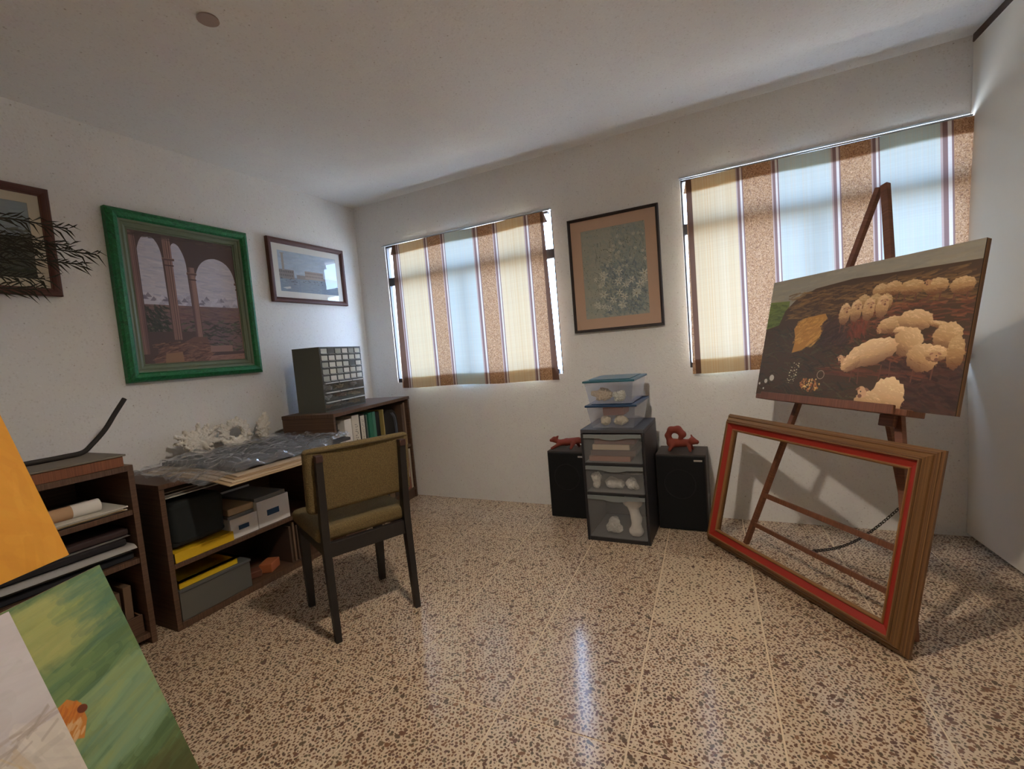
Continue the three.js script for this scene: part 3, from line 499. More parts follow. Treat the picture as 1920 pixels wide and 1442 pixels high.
// ---------------------------------------------------------------- bookcase in the corner
const BC = { pos: [0.02, 0, 0.09], turn: 0.172 };
{
  const b = thing('bookcase', 'dark brown wooden bookcase of two shelves in the room corner', 'bookcase', BC.pos, BC.turn), D = 0.385, L = 0.95, H = 0.828;
  mesh('top_board', slab(0, D + 0.006, H - 0.024, H, -0.005, L + 0.004, 0.003, 1), M.shelf, b);
  mesh('side_panel', slab(0, D, 0, H - 0.024, 0, 0.02, 0.002), M.shelf, b); mesh('side_panel', slab(0, D, 0, H - 0.024, L - 0.02, L, 0.002), M.shelf, b);
  mesh('shelf_board', slab(0.008, D - 0.006, 0.42, 0.44, 0.02, L - 0.02, 0.002, 1), M.shelf, b); mesh('bottom_board', slab(0.008, D - 0.004, 0.06, 0.082, 0.02, L - 0.02, 0.002, 1), M.shelf, b);
  mesh('plinth', slab(D - 0.03, D - 0.012, 0, 0.06, 0.02, L - 0.02, 0.001, 1), M.shelf, b);
  mesh('back_panel', slab(0.001, 0.007, 0.06, H - 0.024, 0.02, L - 0.02, 0, 1), M.shelf, b);
}
const onCase = (name, label, cat, y, z0, z1, h, d, front, tilt, make, group) => {   // a thing standing on a bookcase board
  const t = thing(name, label, cat, [0, 0, 0], BC.turn, group), u = V(Math.sin(BC.turn), 0, Math.cos(BC.turn)), v = V(Math.cos(BC.turn), 0, -Math.sin(BC.turn));
  t.position.set(...BC.pos).addScaledVector(u, z0).addScaledVector(v, front - d); t.position.y = y; make(t, d, h, z1 - z0); return t;
};
const bookMesh = (cover, pages = M.paper, label) => (t, d, h, w) => {
  const c = Math.min(0.003, w * 0.2); mesh('cover', merge([slab(0, d, 0, h, 0, c, 0.001), slab(0, d, 0, h, w - c, w, 0.001), slab(d - c, d, 0, h, c, w - c, 0.001)]), cover, t);
  mesh('pages', slab(0.002, d - c - 0.001, 0.003, h - 0.004, c, w - c, 0), pages, t);
  if (label) mesh('spine_label', slab(d + 0.0003, d + 0.001, h * label[1], h * label[2], w * 0.1, w * 0.9, 0), label[0], t);
};
// lettering on the binder spines: illegible marks down a white label
seed(51);
const spineMarks = canvasTex(64, 512, (x, w, h) => { x.fillStyle = rgb(220, 212, 196); x.fillRect(0, 0, w, h); for (let y = 60; y < h - 20; y += 26) { x.fillStyle = rgb(60, 54, 50, 0.8); for (let k = 0; k < 4; k++) x.fillRect(18 + rnd() * 26, y + rnd() * 14, rr(3, 8), rr(3, 9)); } });
const spineMat = mat({ map: spineMarks, roughness: 0.8 });
const spine = (t, d, h, w, y0, y1) => { const g = new THREE.BoxGeometry(0.0008, (y1 - y0) * h, w * 0.84); g.translate(d + 0.0008, h * (y0 + y1) / 2, w / 2); mesh('spine_label', g, spineMat, t); };
const S1 = 0.4405, FR = 0.355;
const binder = (c) => (t, d, h, w) => { bookMesh(c)(t, d, h, w); };
onCase('binder', 'black binder beside the white one, left end of bookcase top row', 'binder', S1, 0.845, 0.895, 0.31, 0.26, 0.33, 0, binder(M.black));
onCase('book', 'thin grey book between black binders at bookcase end', 'book', S1, 0.832, 0.842, 0.27, 0.2, 0.33, 0, bookMesh(plain(120, 116, 110)));
onCase('binder', 'first white binder in the bookcase, plain upper spine', 'binder', S1, 0.735, 0.808, 0.325, 0.27, FR, 0, (t, d, h, w) => { bookMesh(M.white)(t, d, h, w); spine(t, d, h, w, 0.05, 0.5); });
onCase('binder', 'second white binder in the bookcase, writing all down spine', 'binder', S1, 0.648, 0.727, 0.34, 0.27, FR, 0, (t, d, h, w) => { bookMesh(plain(216, 208, 194))(t, d, h, w); spine(t, d, h, w, 0.08, 0.92); });
onCase('binder', 'black binder with white label beside the white binders', 'binder', S1, 0.584, 0.64, 0.335, 0.27, FR, 0, (t, d, h, w) => { bookMesh(M.black)(t, d, h, w); spine(t, d, h, w, 0.3, 0.97); });
onCase('book', 'slim black book between label binder and green folder', 'book', S1, 0.552, 0.578, 0.31, 0.22, 0.34, 0, bookMesh(M.black));
onCase('book', 'thin grey folder left of the green folder', 'folder', S1, 0.54, 0.549, 0.32, 0.24, 0.345, 0, bookMesh(plain(122, 132, 124)));
onCase('folder', 'green folder on the bookcase top row', 'folder', S1, 0.49, 0.536, 0.33, 0.25, FR, 0, bookMesh(plain(34, 110, 84)));
onCase('folder', 'paler teal folder beside the green one', 'folder', S1, 0.45, 0.486, 0.33, 0.25, FR, 0, bookMesh(plain(70, 130, 110)));
onCase('book', 'broad black book right of the teal folder', 'book', S1, 0.375, 0.444, 0.32, 0.24, 0.34, 0, bookMesh(M.blackSoft));
onCase('book', 'thin yellow booklet standing in the bookcase', 'book', S1, 0.347, 0.358, 0.33, 0.25, 0.36, 0, bookMesh(plain(176, 158, 96)));
// dark dome: a cap-like case with ribs
onCase('helmet_case', 'rounded black case standing in the bookcase', 'case', S1, 0.11, 0.335, 0.3, 0.22, 0.34, 0, (t, d, h, w) => {
  const arch = (x0, x1, r, wd) => { const s = new THREE.Shape(); s.moveTo(0, 0); s.lineTo(wd, 0); s.lineTo(wd, h - r); s.quadraticCurveTo(wd, h, wd - r, h); s.lineTo(r, h); s.quadraticCurveTo(0, h, 0, h - r); s.lineTo(0, 0); const g = new THREE.ExtrudeGeometry(s, { depth: x1 - x0, bevelEnabled: true, bevelSize: 0.004, bevelThickness: 0.004, bevelSegments: 2 }); g.rotateY(-Math.PI / 2); g.translate(x1, 0.0045, 0.006); return g; };
  mesh('shell', arch(0.004, d - 0.012, 0.1, w - 0.012), M.black, t);
  const rib = (z, r) => tube([V(d - 0.004, 0.012, z), V(d - 0.004, h * 0.55, z), V(d - 0.004, h * 0.82, z + 0.014), V(d - 0.004, h * 0.94, z + 0.05)], r, 18, 6);
  mesh('rib', rib(0.03, 0.0055), plain(110, 116, 130, 0.4), t); mesh('rib', rib(0.052, 0.0045), plain(90, 94, 108, 0.4), t);
});
onCase('book', 'brown book at the wall end of the bookcase', 'book', S1, 0.062, 0.092, 0.33, 0.26, 0.36, 0, bookMesh(plain(96, 76, 62)));
onCase('book', 'thin tan book against the bookcase end panel', 'book', S1, 0.03, 0.055, 0.34, 0.26, 0.36, 0, bookMesh(plain(128, 104, 84)));
const S2 = 0.0825;
onCase('file_box', 'rust red file box with white label holder, lower bookcase shelf', 'box', S2, 0.06, 0.155, 0.315, 0.28, 0.372, 0, (t, d, h, w) => {
  mesh('body', slab(0, d, 0, h, 0, w, 0.003), plain(142, 86, 66, 0.7), t);
  mesh('label_holder', merge(rails([[0, 0], [0, 0.003], [0.01, 0.003], [0.01, 0]], 0.06, 0.13)).rotateY(Math.PI / 2).translate(d, h * 0.32, w * 0.82), M.white, t);
  mesh('label_card', slab(d, d + 0.0012, h * 0.36, h * 0.7, w * 0.3, w * 0.75, 0), plain(180, 130, 108), t);
});
onCase('book', 'cream folder beside the red file box', 'folder', S2, 0.028, 0.055, 0.32, 0.28, 0.37, 0, bookMesh(plain(190, 178, 158)));
for (let i = 0, z = 0.2; i < 6; i++) { const w = rr(0.05, 0.1), c = [[70, 54, 46], [108, 86, 64], [58, 62, 66], [130, 110, 84], [84, 60, 50], [48, 48, 52]][i]; onCase('file_box', ['dark brown', 'tan', 'slate', 'sand coloured', 'russet', 'black'][i] + ' file box on lower bookcase shelf behind the chair', 'box', S2, z, z + w, rr(0.27, 0.31), 0.26, 0.35, 0, bookMesh(plain(...c))); z += w + 0.004; }

// parts organiser on the bookcase
{
  const W = 0.48, H = 0.42, D = 0.2, u = V(Math.sin(BC.turn), 0, Math.cos(BC.turn)), v = V(Math.cos(BC.turn), 0, -Math.sin(BC.turn));
  const base = V(...BC.pos).addScaledVector(u, 0.4).addScaledVector(v, 0.05); base.y = 0.8285;
  const t = thing('parts_organizer', 'grey metal parts organiser with many small drawers on the bookcase', 'organizer', [base.x, base.y, base.z], BC.turn + 0.05);
  const grey = plain(92, 92, 84, 0.55, { metalness: 0.2 }), edge = plain(70, 70, 64, 0.5, { metalness: 0.3 });
  mesh('cabinet_body', merge([slab(0, D, 0, 0.006, 0, W, 0.001), slab(0, D, H - 0.006, H, 0, W, 0.001), slab(0, D, 0.006, H - 0.006, 0, 0.006, 0.001), slab(0, D, 0.006, H - 0.006, W - 0.006, W, 0.001), slab(0, 0.004, 0.006, H - 0.006, 0.006, W - 0.006, 0)]), grey, t);
  const rows = []; let y = 0.008; for (let r = 0; r < 3; r++) { rows.push([y, y + 0.058, 3]); y += 0.062; } for (let r = 0; r < 5; r++) { rows.push([y, y + 0.041, 6]); y += 0.0445; }
  const dividers = rows.map(([a]) => slab(0.01, D - 0.004, a - 0.003, a - 0.001, 0.006, W - 0.006, 0)); mesh('shelf_grid', merge(dividers), edge, t);
  const clear = phys({ color: col(110, 114, 108), roughness: 0.3, transmission: 0.6, thickness: 0 }), pane = phys({ color: col(214, 216, 212), roughness: 0.2, transmission: 0.9, thickness: 0, side: THREE.DoubleSide }), cardM = [plain(214, 214, 200, 0.8), plain(176, 178, 166, 0.8), plain(226, 224, 214, 0.8)], lip = plain(196, 196, 190, 0.5), stuffM = [plain(150, 140, 128), plain(140, 96, 70), plain(180, 180, 178), plain(170, 150, 120)];
  seed(55);
  for (const [a, b, n] of rows) { const cw = (W - 0.014) / n; for (let k = 0; k < n; k++) {
    const z0 = 0.007 + k * cw + 0.002, z1 = 0.007 + (k + 1) * cw - 0.002, dr = mesh('drawer', n === 6 ? merge([slab(D - 0.004, D, a, b, z0, z1, 0.001), slab(0.02, D - 0.004, a, a + 0.002, z0, z1, 0)]) : merge([new THREE.PlaneGeometry(z1 - z0, b - a).rotateY(Math.PI / 2).translate(D - 0.001, (a + b) / 2, (z0 + z1) / 2), slab(0.02, D - 0.004, a, a + 0.002, z0, z1, 0)]), n === 6 ? clear : pane, t);
    if (n === 6) { if (rnd() > 0.12) mesh('label_card', slab(D + 0.0002, D + 0.001, a + 0.006, b - 0.006, z0 + 0.006, z1 - 0.006, 0), cardM[(rnd() * 3) | 0], dr); mesh('pull', slab(D, D + 0.009, a + 0.001, a + 0.004, z0 + 0.006, z1 - 0.006, 0.001), lip, dr); }
    else { mesh('pull', slab(D, D + 0.012, b - 0.01, b - 0.002, z0 + 0.004, z1 - 0.004, 0.001), lip, dr); const bits = []; for (let q = 0; q < 9; q++) { const bx = new THREE.BoxGeometry(rr(0.01, 0.04), rr(0.005, 0.012), rr(0.01, 0.05)); bx.rotateY(rnd() * 3); bx.rotateZ(rr(-0.5, 0.5)); bx.translate(D - rr(0.03, 0.06), a + rr(0.014, 0.03), rr(z0 + 0.035, z1 - 0.035)); bits.push(bx); } mesh('contents', merge(bits), stuffM[(rnd() * 4) | 0], dr); }
  } }
}

// ---------------------------------------------------------------- low shelf unit along the left wall
const at = (t, name, x0, x1, y0, y1, z0, z1, m, r = 0.002, al = 0) => mesh(name, slab(x0, x1, y0, y1, z0, z1, r, al), m, t);
{
  const t = thing('shelf_unit', 'low brown open shelf unit holding yellow folders and white boxes', 'shelf', [0.03, 0, 1.04]), D = 0.5, L = 0.89, H = 0.667;
  at(t, 'top_board', 0, D, H - 0.022, H, 0, L, M.shelf, 0.002, 1); at(t, 'side_panel', 0, D, 0, H - 0.022, 0, 0.022, M.shelf); at(t, 'side_panel', 0, D, 0, H - 0.022, L - 0.022, L, M.shelf);
  at(t, 'shelf_board', 0.008, D - 0.002, 0.278, 0.3, 0.022, L - 0.022, M.shelf, 0.002, 1); at(t, 'bottom_board', 0.008, D - 0.002, 0.0, 0.03, 0.022, L - 0.022, M.shelf, 0.002, 1);
  at(t, 'back_panel', 0, 0.008, 0, H - 0.022, 0.022, L - 0.022, M.shelf, 0);
}
const LS = (name, label, cat, x, y, z, group) => thing(name, label, cat, [x, y, z], 0, group);   // things on its boards
{
  let t = LS('folder', 'thick yellow folder under the black bundle', 'folder', 0.12, 0.3005, 1.63); mesh('cover', merge([slab(0, 0.405, 0, 0.003, 0, 0.27, 0.001), slab(0, 0.405, 0.042, 0.045, 0, 0.27, 0.001), slab(0.4, 0.405, 0.003, 0.042, 0, 0.27, 0.001)]), plain(222, 178, 26, 0.6), t); at(t, 'papers', 0.005, 0.398, 0.0035, 0.0415, 0.004, 0.266, M.paper, 0);
  seed(61);
  const bundle = (lo, hi, f, a) => { const g = new RoundedBoxGeometry(hi.x - lo.x, hi.y - lo.y, hi.z - lo.z, 8, 0.03), p = g.attributes.position; for (let i = 0; i < p.count; i++) { const x = p.getX(i), y = p.getY(i), z = p.getZ(i), n = noise3(x * f, y * f * 2.4, z * f) * a; const l = Math.hypot(x, y, z) || 1; p.setXYZ(i, x + x / l * n, y + y / l * n, z + z / l * n); } g.translate((lo.x + hi.x) / 2, (lo.y + hi.y) / 2, (lo.z + hi.z) / 2); const q = mergeVertices(g.deleteAttribute('normal').deleteAttribute('uv')); q.computeVertexNormals(); return q; };
  single('cloth_bundle', bundle(V(0.15, 0.356, 1.645), V(0.505, 0.565, 1.89), 14, 0.008), plain(38, 42, 40, 0.9), 'folded black cloth bundle on the yellow folder', 'cloth');
  for (let k = 0; k < 3; k++) single('paper_sheet', slab(0.1, 0.5 - k * 0.02, 0.592 + k * 0.009, 0.595 + k * 0.009, 1.6 + k * 0.012, 1.895, 0).applyMatrix4(new THREE.Matrix4()), [M.paper, plain(168, 162, 152, 0.9), M.paper][k], ['lowest of the loose sheets on the black bundle', 'grey middle sheet on the black bundle', 'topmost loose sheet on the black bundle'][k], 'paper', 'sheets on the black bundle');
  const boxed = (name, label, x0, x1, y0, y1, z0, z1, fill) => { const b = thing(name, label, 'box', [x0, y0, z0]), w = x1 - x0, h = y1 - y0, d = z1 - z0, k = 0.003; mesh('body', merge([slab(0, w, 0, k, 0, d, 0), slab(w - k, w, k, h, 0, d, 0.001), slab(0, k, k, h * 1.2, 0, d, 0.001), slab(k, w - k, k, h, 0, k, 0), slab(k, w - k, k, h, d - k, d, 0)]), M.white, b); mesh('blue_label', slab(w, w + 0.001, h * 0.36, h * 0.58, d * 0.34, d * 0.72, 0), plain(34, 70, 104, 0.6), b); if (fill) mesh('papers', slab(k, w - 0.02, k, h * 1.12, k, d - k, 0), plain(150, 144, 134, 0.9), b); return b; };
  boxed('file_box', 'smaller white cardboard box with blue label', 0.2, 0.515, 0.3005, 0.4, 1.49, 1.635, true);
  boxed('file_box', 'larger white cardboard box with blue label', 0.18, 0.512, 0.3005, 0.44, 1.295, 1.485, true);
  single('envelope', slab(0.206, 0.5, 0.4145, 0.45, 1.492, 1.63, 0.006), M.card, 'tan padded envelope on the smaller white box', 'envelope');
  t = LS('storage_box', 'grey translucent plastic storage box on the lowest board', 'box', 0.13, 0.0305, 1.565);
  mesh('tub', merge([slab(0, 0.39, 0, 0.004, 0, 0.335, 0.001), slab(0.386, 0.39, 0.004, 0.13, 0, 0.335, 0.001), slab(0, 0.004, 0.004, 0.13, 0, 0.335, 0.001), slab(0.004, 0.386, 0.004, 0.13, 0, 0.004, 0), slab(0.004, 0.386, 0.004, 0.13, 0.331, 0.335, 0)]), phys({ color: col(120, 118, 108), roughness: 0.4, transmission: 0.35, thickness: 0 }), t);
  at(t, 'lid', -0.004, 0.396, 0.131, 0.143, -0.004, 0.339, plain(92, 92, 90, 0.5)); at(t, 'contents', 0.01, 0.36, 0.005, 0.1, 0.02, 0.31, plain(96, 84, 70, 0.9));
  t = LS('tray', 'shallow yellow plastic tray on the grey storage box', 'tray', 0.15, 0.1745, 1.62);
  mesh('tray_body', merge([slab(0, 0.36, 0, 0.003, 0, 0.272, 0.001), slab(0.357, 0.36, 0.003, 0.03, 0, 0.272, 0), slab(0, 0.003, 0.003, 0.03, 0, 0.272, 0), slab(0.003, 0.357, 0.003, 0.03, 0, 0.003, 0), slab(0.003, 0.357, 0.003, 0.03, 0.269, 0.272, 0)]), plain(226, 186, 30, 0.5), t);
  mesh('rim', merge(rails([[-0.008, 0.03], [-0.008, 0.038], [0.004, 0.038], [0.004, 0.03]], 0.36, 0.272)).rotateX(Math.PI / 2).scale(1, -1, 1), plain(232, 194, 36, 0.5), t);
  for (let k = 0; k < 2; k++) { const g = slab(-0.035, 0.035, 0, 0.05 - k * 0.014, -0.05, 0.05, 0.006); g.rotateY(0.5 - k * 0.9); g.translate(0.44 - k * 0.02, 0.0305, 1.405 + k * 0.1); single('clay_block', g, [plain(176, 98, 58, 0.85), plain(110, 66, 48, 0.85)][k], ['orange clay block on the lowest board', 'dark clay block beside the orange one'][k], 'clay block'); }
  for (let k = 0; k < 5; k++) { const h = [0.22, 0.235, 0.2, 0.225, 0.21][k], g = slab(0, 0.3, 0, h, 0, 0.012, 0.001); g.translate(0.2, 0.0305, 1.2 + k * 0.024); single('sketch_board', g, [plain(104, 82, 62, 0.8), plain(128, 104, 80, 0.8), plain(90, 68, 52, 0.8), plain(116, 92, 70, 0.8), plain(84, 64, 50, 0.8)][k], ['first', 'second', 'third', 'fourth', 'fifth'][k] + ' small wooden panel upright on the lowest board, counted from the chair', 'panel', 'small upright panels'); }
}
// stack on the low shelf: card sheets, dark board, plastic sheet, plaster casts
{
  const bent = (x0, x1, z0, z1, y, th, sag) => { const g = new THREE.BoxGeometry(x1 - x0, th, z1 - z0, 20, 1, 8), p = g.attributes.position; g.translate((x0 + x1) / 2, y + th / 2, (z0 + z1) / 2); for (let i = 0; i < p.count; i++) { const o = Math.max(0, p.getX(i) - 0.53); p.setY(i, p.getY(i) - sag * o * o * 9 + 0.0006 * Math.sin(p.getZ(i) * 20)); } g.computeVertexNormals(); return g; };
  for (let k = 0; k < 4; k++) single('card_sheet', bent(0.17 + k * 0.012, 0.845 - k * 0.012, 1.2 + k * 0.015, 1.815 - k * 0.02, 0.6685 + k * 0.0062, 0.0042, 0.025), [M.card, plain(206, 182, 148, 0.85), plain(176, 148, 112, 0.85), plain(200, 178, 150, 0.85)][k], ['lowest', 'second lowest', 'second highest', 'topmost'][k] + ' of the tan card sheets overhanging the low shelf', 'card', 'card sheets');
  const b = bent(0.2, 0.78, 1.05, 1.74, 0.6945, 0.016, 0.01); single('dark_board', b, plain(62, 62, 64, 0.6), 'dark grey board wrapped in clear plastic on the card sheets', 'board');
  seed(66);
  const g = new THREE.PlaneGeometry(1, 1, 110, 130), p = g.attributes.position;
  for (let i = 0; i < p.count; i++) {
    const s = p.getX(i) + 0.5, r = p.getY(i) + 0.5, taper = 1 - 0.25 * Math.max(0, 0.35 - r) * 2; let x = 0.2 + 0.64 * s * taper, z = 1.05 + 0.85 * r + 0.015 * noise3(s * 3, r * 3, 4) - 0.06 * Math.max(0, Math.min(1, (x - 0.56) / 0.12)) * (1 - r);
    const onB = x < 0.8 && z > 1.04 && z < 1.75; let y = onB ? 0.7125 : 0.6955;
    const wr = Math.abs(noise3(s * 3.2 + r * 2, r * 5, 1)) * 0.03 + Math.abs(noise3(s * 9, r * 11 + s * 4, 2)) * 0.014; y += wr * (z > 1.75 ? 1.1 : 0.9);
    if (z > 1.75) y -= 0.02 * Math.min(1, (z - 1.75) / 0.08);
    if (s > 0.97 && z < 1.8) y -= 0.012 * (s - 0.97) / 0.03;
    p.setXYZ(i, x, Math.max(y, z > 1.83 ? 0.669 : 0.6955), z);
  }
  g.computeVertexNormals();
  single('plastic_sheet', g, phys({ color: col(236, 238, 242), roughness: 0.09, transmission: 0.92, thickness: 0, ior: 1.7, side: THREE.DoubleSide }), 'crumpled clear plastic sheet spread over the low shelf', 'plastic sheet');
  // plaster ornaments
  const leafy = (n, cx, cy, cz, rx, ry, rz, sd) => { seed(sd); const bones = []; for (let i = 0; i < n; i++) { const a = i / n * 6.283, q = rr(0.5, 1), b = V(cx, cy, cz), e = V(cx + rr(-0.3, 0.3) * rx, cy + Math.sin(a) * ry * q, cz + Math.cos(a) * rz * q); bones.push([b.lerp(e, 0.25), e, rr(0.012, 0.02), rr(0.006, 0.013)]); } return bones; };
  const cast = (bones, label, lo, hi, w = 0.007) => single('plaster_ornament', blobs(bones, lo, hi, 56, 0.006, w, 75), M.plasterCast, label, 'plaster cast', 'plaster ornaments');
  cast([...leafy(15, 0.13, 0.775, 1.515, 0.06, 0.105, 0.13, 71), [V(0.12, 0.70, 1.58), V(0.12, 0.71, 1.45), 0.022, 0.018]], 'white leafy plaster cast nearest the green frame', V(0.0, 0.66, 1.365), V(0.26, 0.92, 1.665));
  { seed(72); const bones = []; for (let i = 0; i < 18; i++) { const a = i / 18 * 6.283; bones.push([V(0.1, 0.775 + Math.sin(a) * 0.05, 1.285 + Math.cos(a) * 0.06), V(0.1 + rr(-0.01, 0.02), 0.775 + Math.sin(a) * rr(0.07, 0.09), 1.285 + Math.cos(a) * rr(0.08, 0.1)), 0.02, 0.01]); } cast(bones, 'white plaster rosette with a hollow middle', V(0.0, 0.66, 1.15), V(0.24, 0.9, 1.43)); }
  cast([...leafy(9, 0.17, 0.73, 1.34, 0.03, 0.03, 0.1, 73)], 'low flat white plaster leaf before the rosette', V(0.08, 0.64, 1.2), V(0.28, 0.84, 1.48), 0.005);
  cast([...leafy(13, 0.11, 0.775, 1.115, 0.05, 0.1, 0.05, 74)], 'tall white fan-shaped plaster cast beside the rosette', V(0.0, 0.66, 1.0), V(0.25, 0.91, 1.22));
}
// ---------------------------------------------------------------- shelf unit nearest the camera on the left wall
{
  const t = thing('shelf_unit', 'taller brown shelf unit of papers under the dried palm fronds', 'shelf', [0.02, 0, 2.0]), D = 0.49, L = 0.78, H = 0.78;
  at(t, 'top_board', 0, D, H - 0.024, H, 0, L, M.shelf, 0.002, 1); at(t, 'side_panel', 0, D, 0, H - 0.024, 0, 0.022, M.shelf); at(t, 'side_panel', 0, D, 0, H - 0.024, L - 0.022, L, M.shelf);
  for (const y of [0.03, 0.36, 0.57]) at(t, 'shelf_board', 0.008, D - 0.004, y, y + 0.022, 0.022, L - 0.022, M.shelf, 0.002, 1);
  at(t, 'back_panel', 0, 0.008, 0, H - 0.024, 0.022, L - 0.022, M.shelf, 0);
  // wooden case on top and a dark bent stick lying on it
  const c = thing('wooden_case', 'flat reddish wooden case on top of the taller shelf unit', 'case', [0.14, 0.7805, 2.03]);
  at(c, 'case_body', 0, 0.37, 0, 0.042, 0, 0.52, M.boxwood, 0.003, 1); at(c, 'lid', -0.004, 0.376, 0.0425, 0.05, -0.008, 0.524, plain(122, 112, 100, 0.8), 0.002);
  single('bent_stick', tube([V(0.3, 0.841, 2.26), V(0.3, 0.8415, 2.14), V(0.298, 0.846, 2.075), V(0.293, 0.872, 2.04), V(0.285, 0.925, 1.985), V(0.278, 0.99, 1.937), V(0.272, 1.052, 1.89)], 0.0105, 40, 8), plain(44, 38, 34, 0.7), 'dark bent stick rising from the wooden case', 'stick');
  // cardboard tube and papers on the upper board
  const tb = thing('cardboard_tube', 'tan cardboard tube with white end cap', 'tube', [0.45, 0.6395, 2.11]);
  mesh('tube_body', new THREE.CylinderGeometry(0.026, 0.026, 0.5, 24).rotateX(Math.PI / 2).translate(0, 0, 0.34), plain(188, 150, 112, 0.8), tb); mesh('end_cap', new THREE.CylinderGeometry(0.0268, 0.0268, 0.09, 24).rotateX(Math.PI / 2).translate(0, 0, 0.045), M.white, tb);
  seed(81);
  const stack = (y, n, x1, names, group, tones, th = 0.0045) => { for (let k = 0; k < n; k++) { const g = slab(0.1 + rr(0, 0.06), x1 + rr(-0.03, 0.012), 0, th, 2.03 + rr(0, 0.03), 2.66 + rr(-0.06, 0.02), 0); const p = g.attributes.position, o = rr(0, 6); for (let i = 0; i < p.count; i++) p.setY(i, p.getY(i) + y + k * (th + 0.0012)); single('paper_sheet', g, tones[k % tones.length], names(k, n), 'paper', group); } };
  const ord = ['lowest', 'second', 'third', 'fourth', 'fifth', 'sixth'];
  stack(0.5925, 4, 0.5, (k) => ord[k] + ' sheet from below in the pile beneath the cardboard tube', 'sheets beneath the tube', [M.paper, plain(206, 180, 126, 0.9), plain(176, 168, 154, 0.9), M.paper]);
  // middle board: dark portfolios with pale sheets between
  for (let k = 0; k < 4; k++) single('portfolio', slab(0.09, 0.49 - (k % 2) * 0.02, 0.3825 + k * 0.034, 0.41 + k * 0.034, 2.03 + (k % 3) * 0.01, 2.68, 0.008), [plain(30, 32, 38, 0.7), plain(40, 40, 42, 0.6), plain(34, 30, 32, 0.8), plain(58, 40, 38, 0.7)][k], ['lowest dark portfolio on the middle board', 'second dark portfolio on the middle board', 'third dark portfolio on the middle board', 'topmost maroon portfolio on the middle board'][k], 'portfolio', 'dark portfolios');
  for (let k = 0; k < 3; k++) { const g = new THREE.PlaneGeometry(k === 1 ? 0.44 : 0.39, 0.6, 40, 6); g.rotateX(-Math.PI / 2); g.translate(k === 1 ? 0.3 : 0.285, 0, 2.33); const p = g.attributes.position; for (let i = 0; i < p.count; i++) { const o = Math.max(0, p.getX(i) - 0.492); p.setY(i, 0.4115 + k * 0.034 + 0.001 + 0.0008 * Math.sin(p.getZ(i) * 12 + k) - o * o * (14 + 5 * k)); } g.computeVertexNormals(); single('paper_sheet', g, mat({ color: col(186 - k * 14, 182 - k * 14, 176 - k * 14), roughness: 0.85, side: THREE.DoubleSide }), ['pale sheet lying on the lowest portfolio', 'pale sheet drooping over the second portfolio', 'grey sheet lying on the third portfolio'][k], 'paper', 'sheets between portfolios'); }
  // lowest board: wood offcuts, a crate, blue and yellow folders
  const cr = thing('wooden_crate', 'small brown wooden crate on the floor board of the taller shelf', 'crate', [0.2, 0.0525, 2.03]); at(cr, 'front_slat', 0.27, 0.282, 0, 0.08, 0, 0.14, M.shelf); at(cr, 'side_slat', 0, 0.268, 0, 0.08, 0, 0.01, M.shelf); at(cr, 'side_slat', 0, 0.268, 0, 0.08, 0.13, 0.14, M.shelf); at(cr, 'base_slat', 0, 0.268, 0, 0.008, 0.012, 0.128, M.shelf);
  for (let k = 0; k < 3; k++) { const g = slab(-0.16, 0.07, 0, 0.2 - k * 0.012, -0.015, 0.015, 0.003); g.rotateX(-0.02 + k * 0.02); g.translate(0.38, 0.064, 2.062 + k * 0.038); single('wood_offcut', g, plain(112 - k * 10, 88 - k * 8, 66 - k * 6, 0.85), ['brown wooden offcut standing in the crate by the shelf end', 'middle wooden offcut standing in the crate', 'farther wooden offcut standing in the crate toward the green canvas'][k], 'wood', 'offcuts in the crate'); }
  single('folder', slab(0.15, 0.46, 0.0525, 0.31, 2.2, 2.214, 0.001), plain(44, 50, 92, 0.6), 'dark blue folder standing behind the green canvas', 'folder');
  single('folder', slab(0.15, 0.475, 0.0525, 0.2, 2.181, 2.193, 0.001), plain(206, 160, 60, 0.6), 'yellow folder standing beside the dark blue one', 'folder');
}
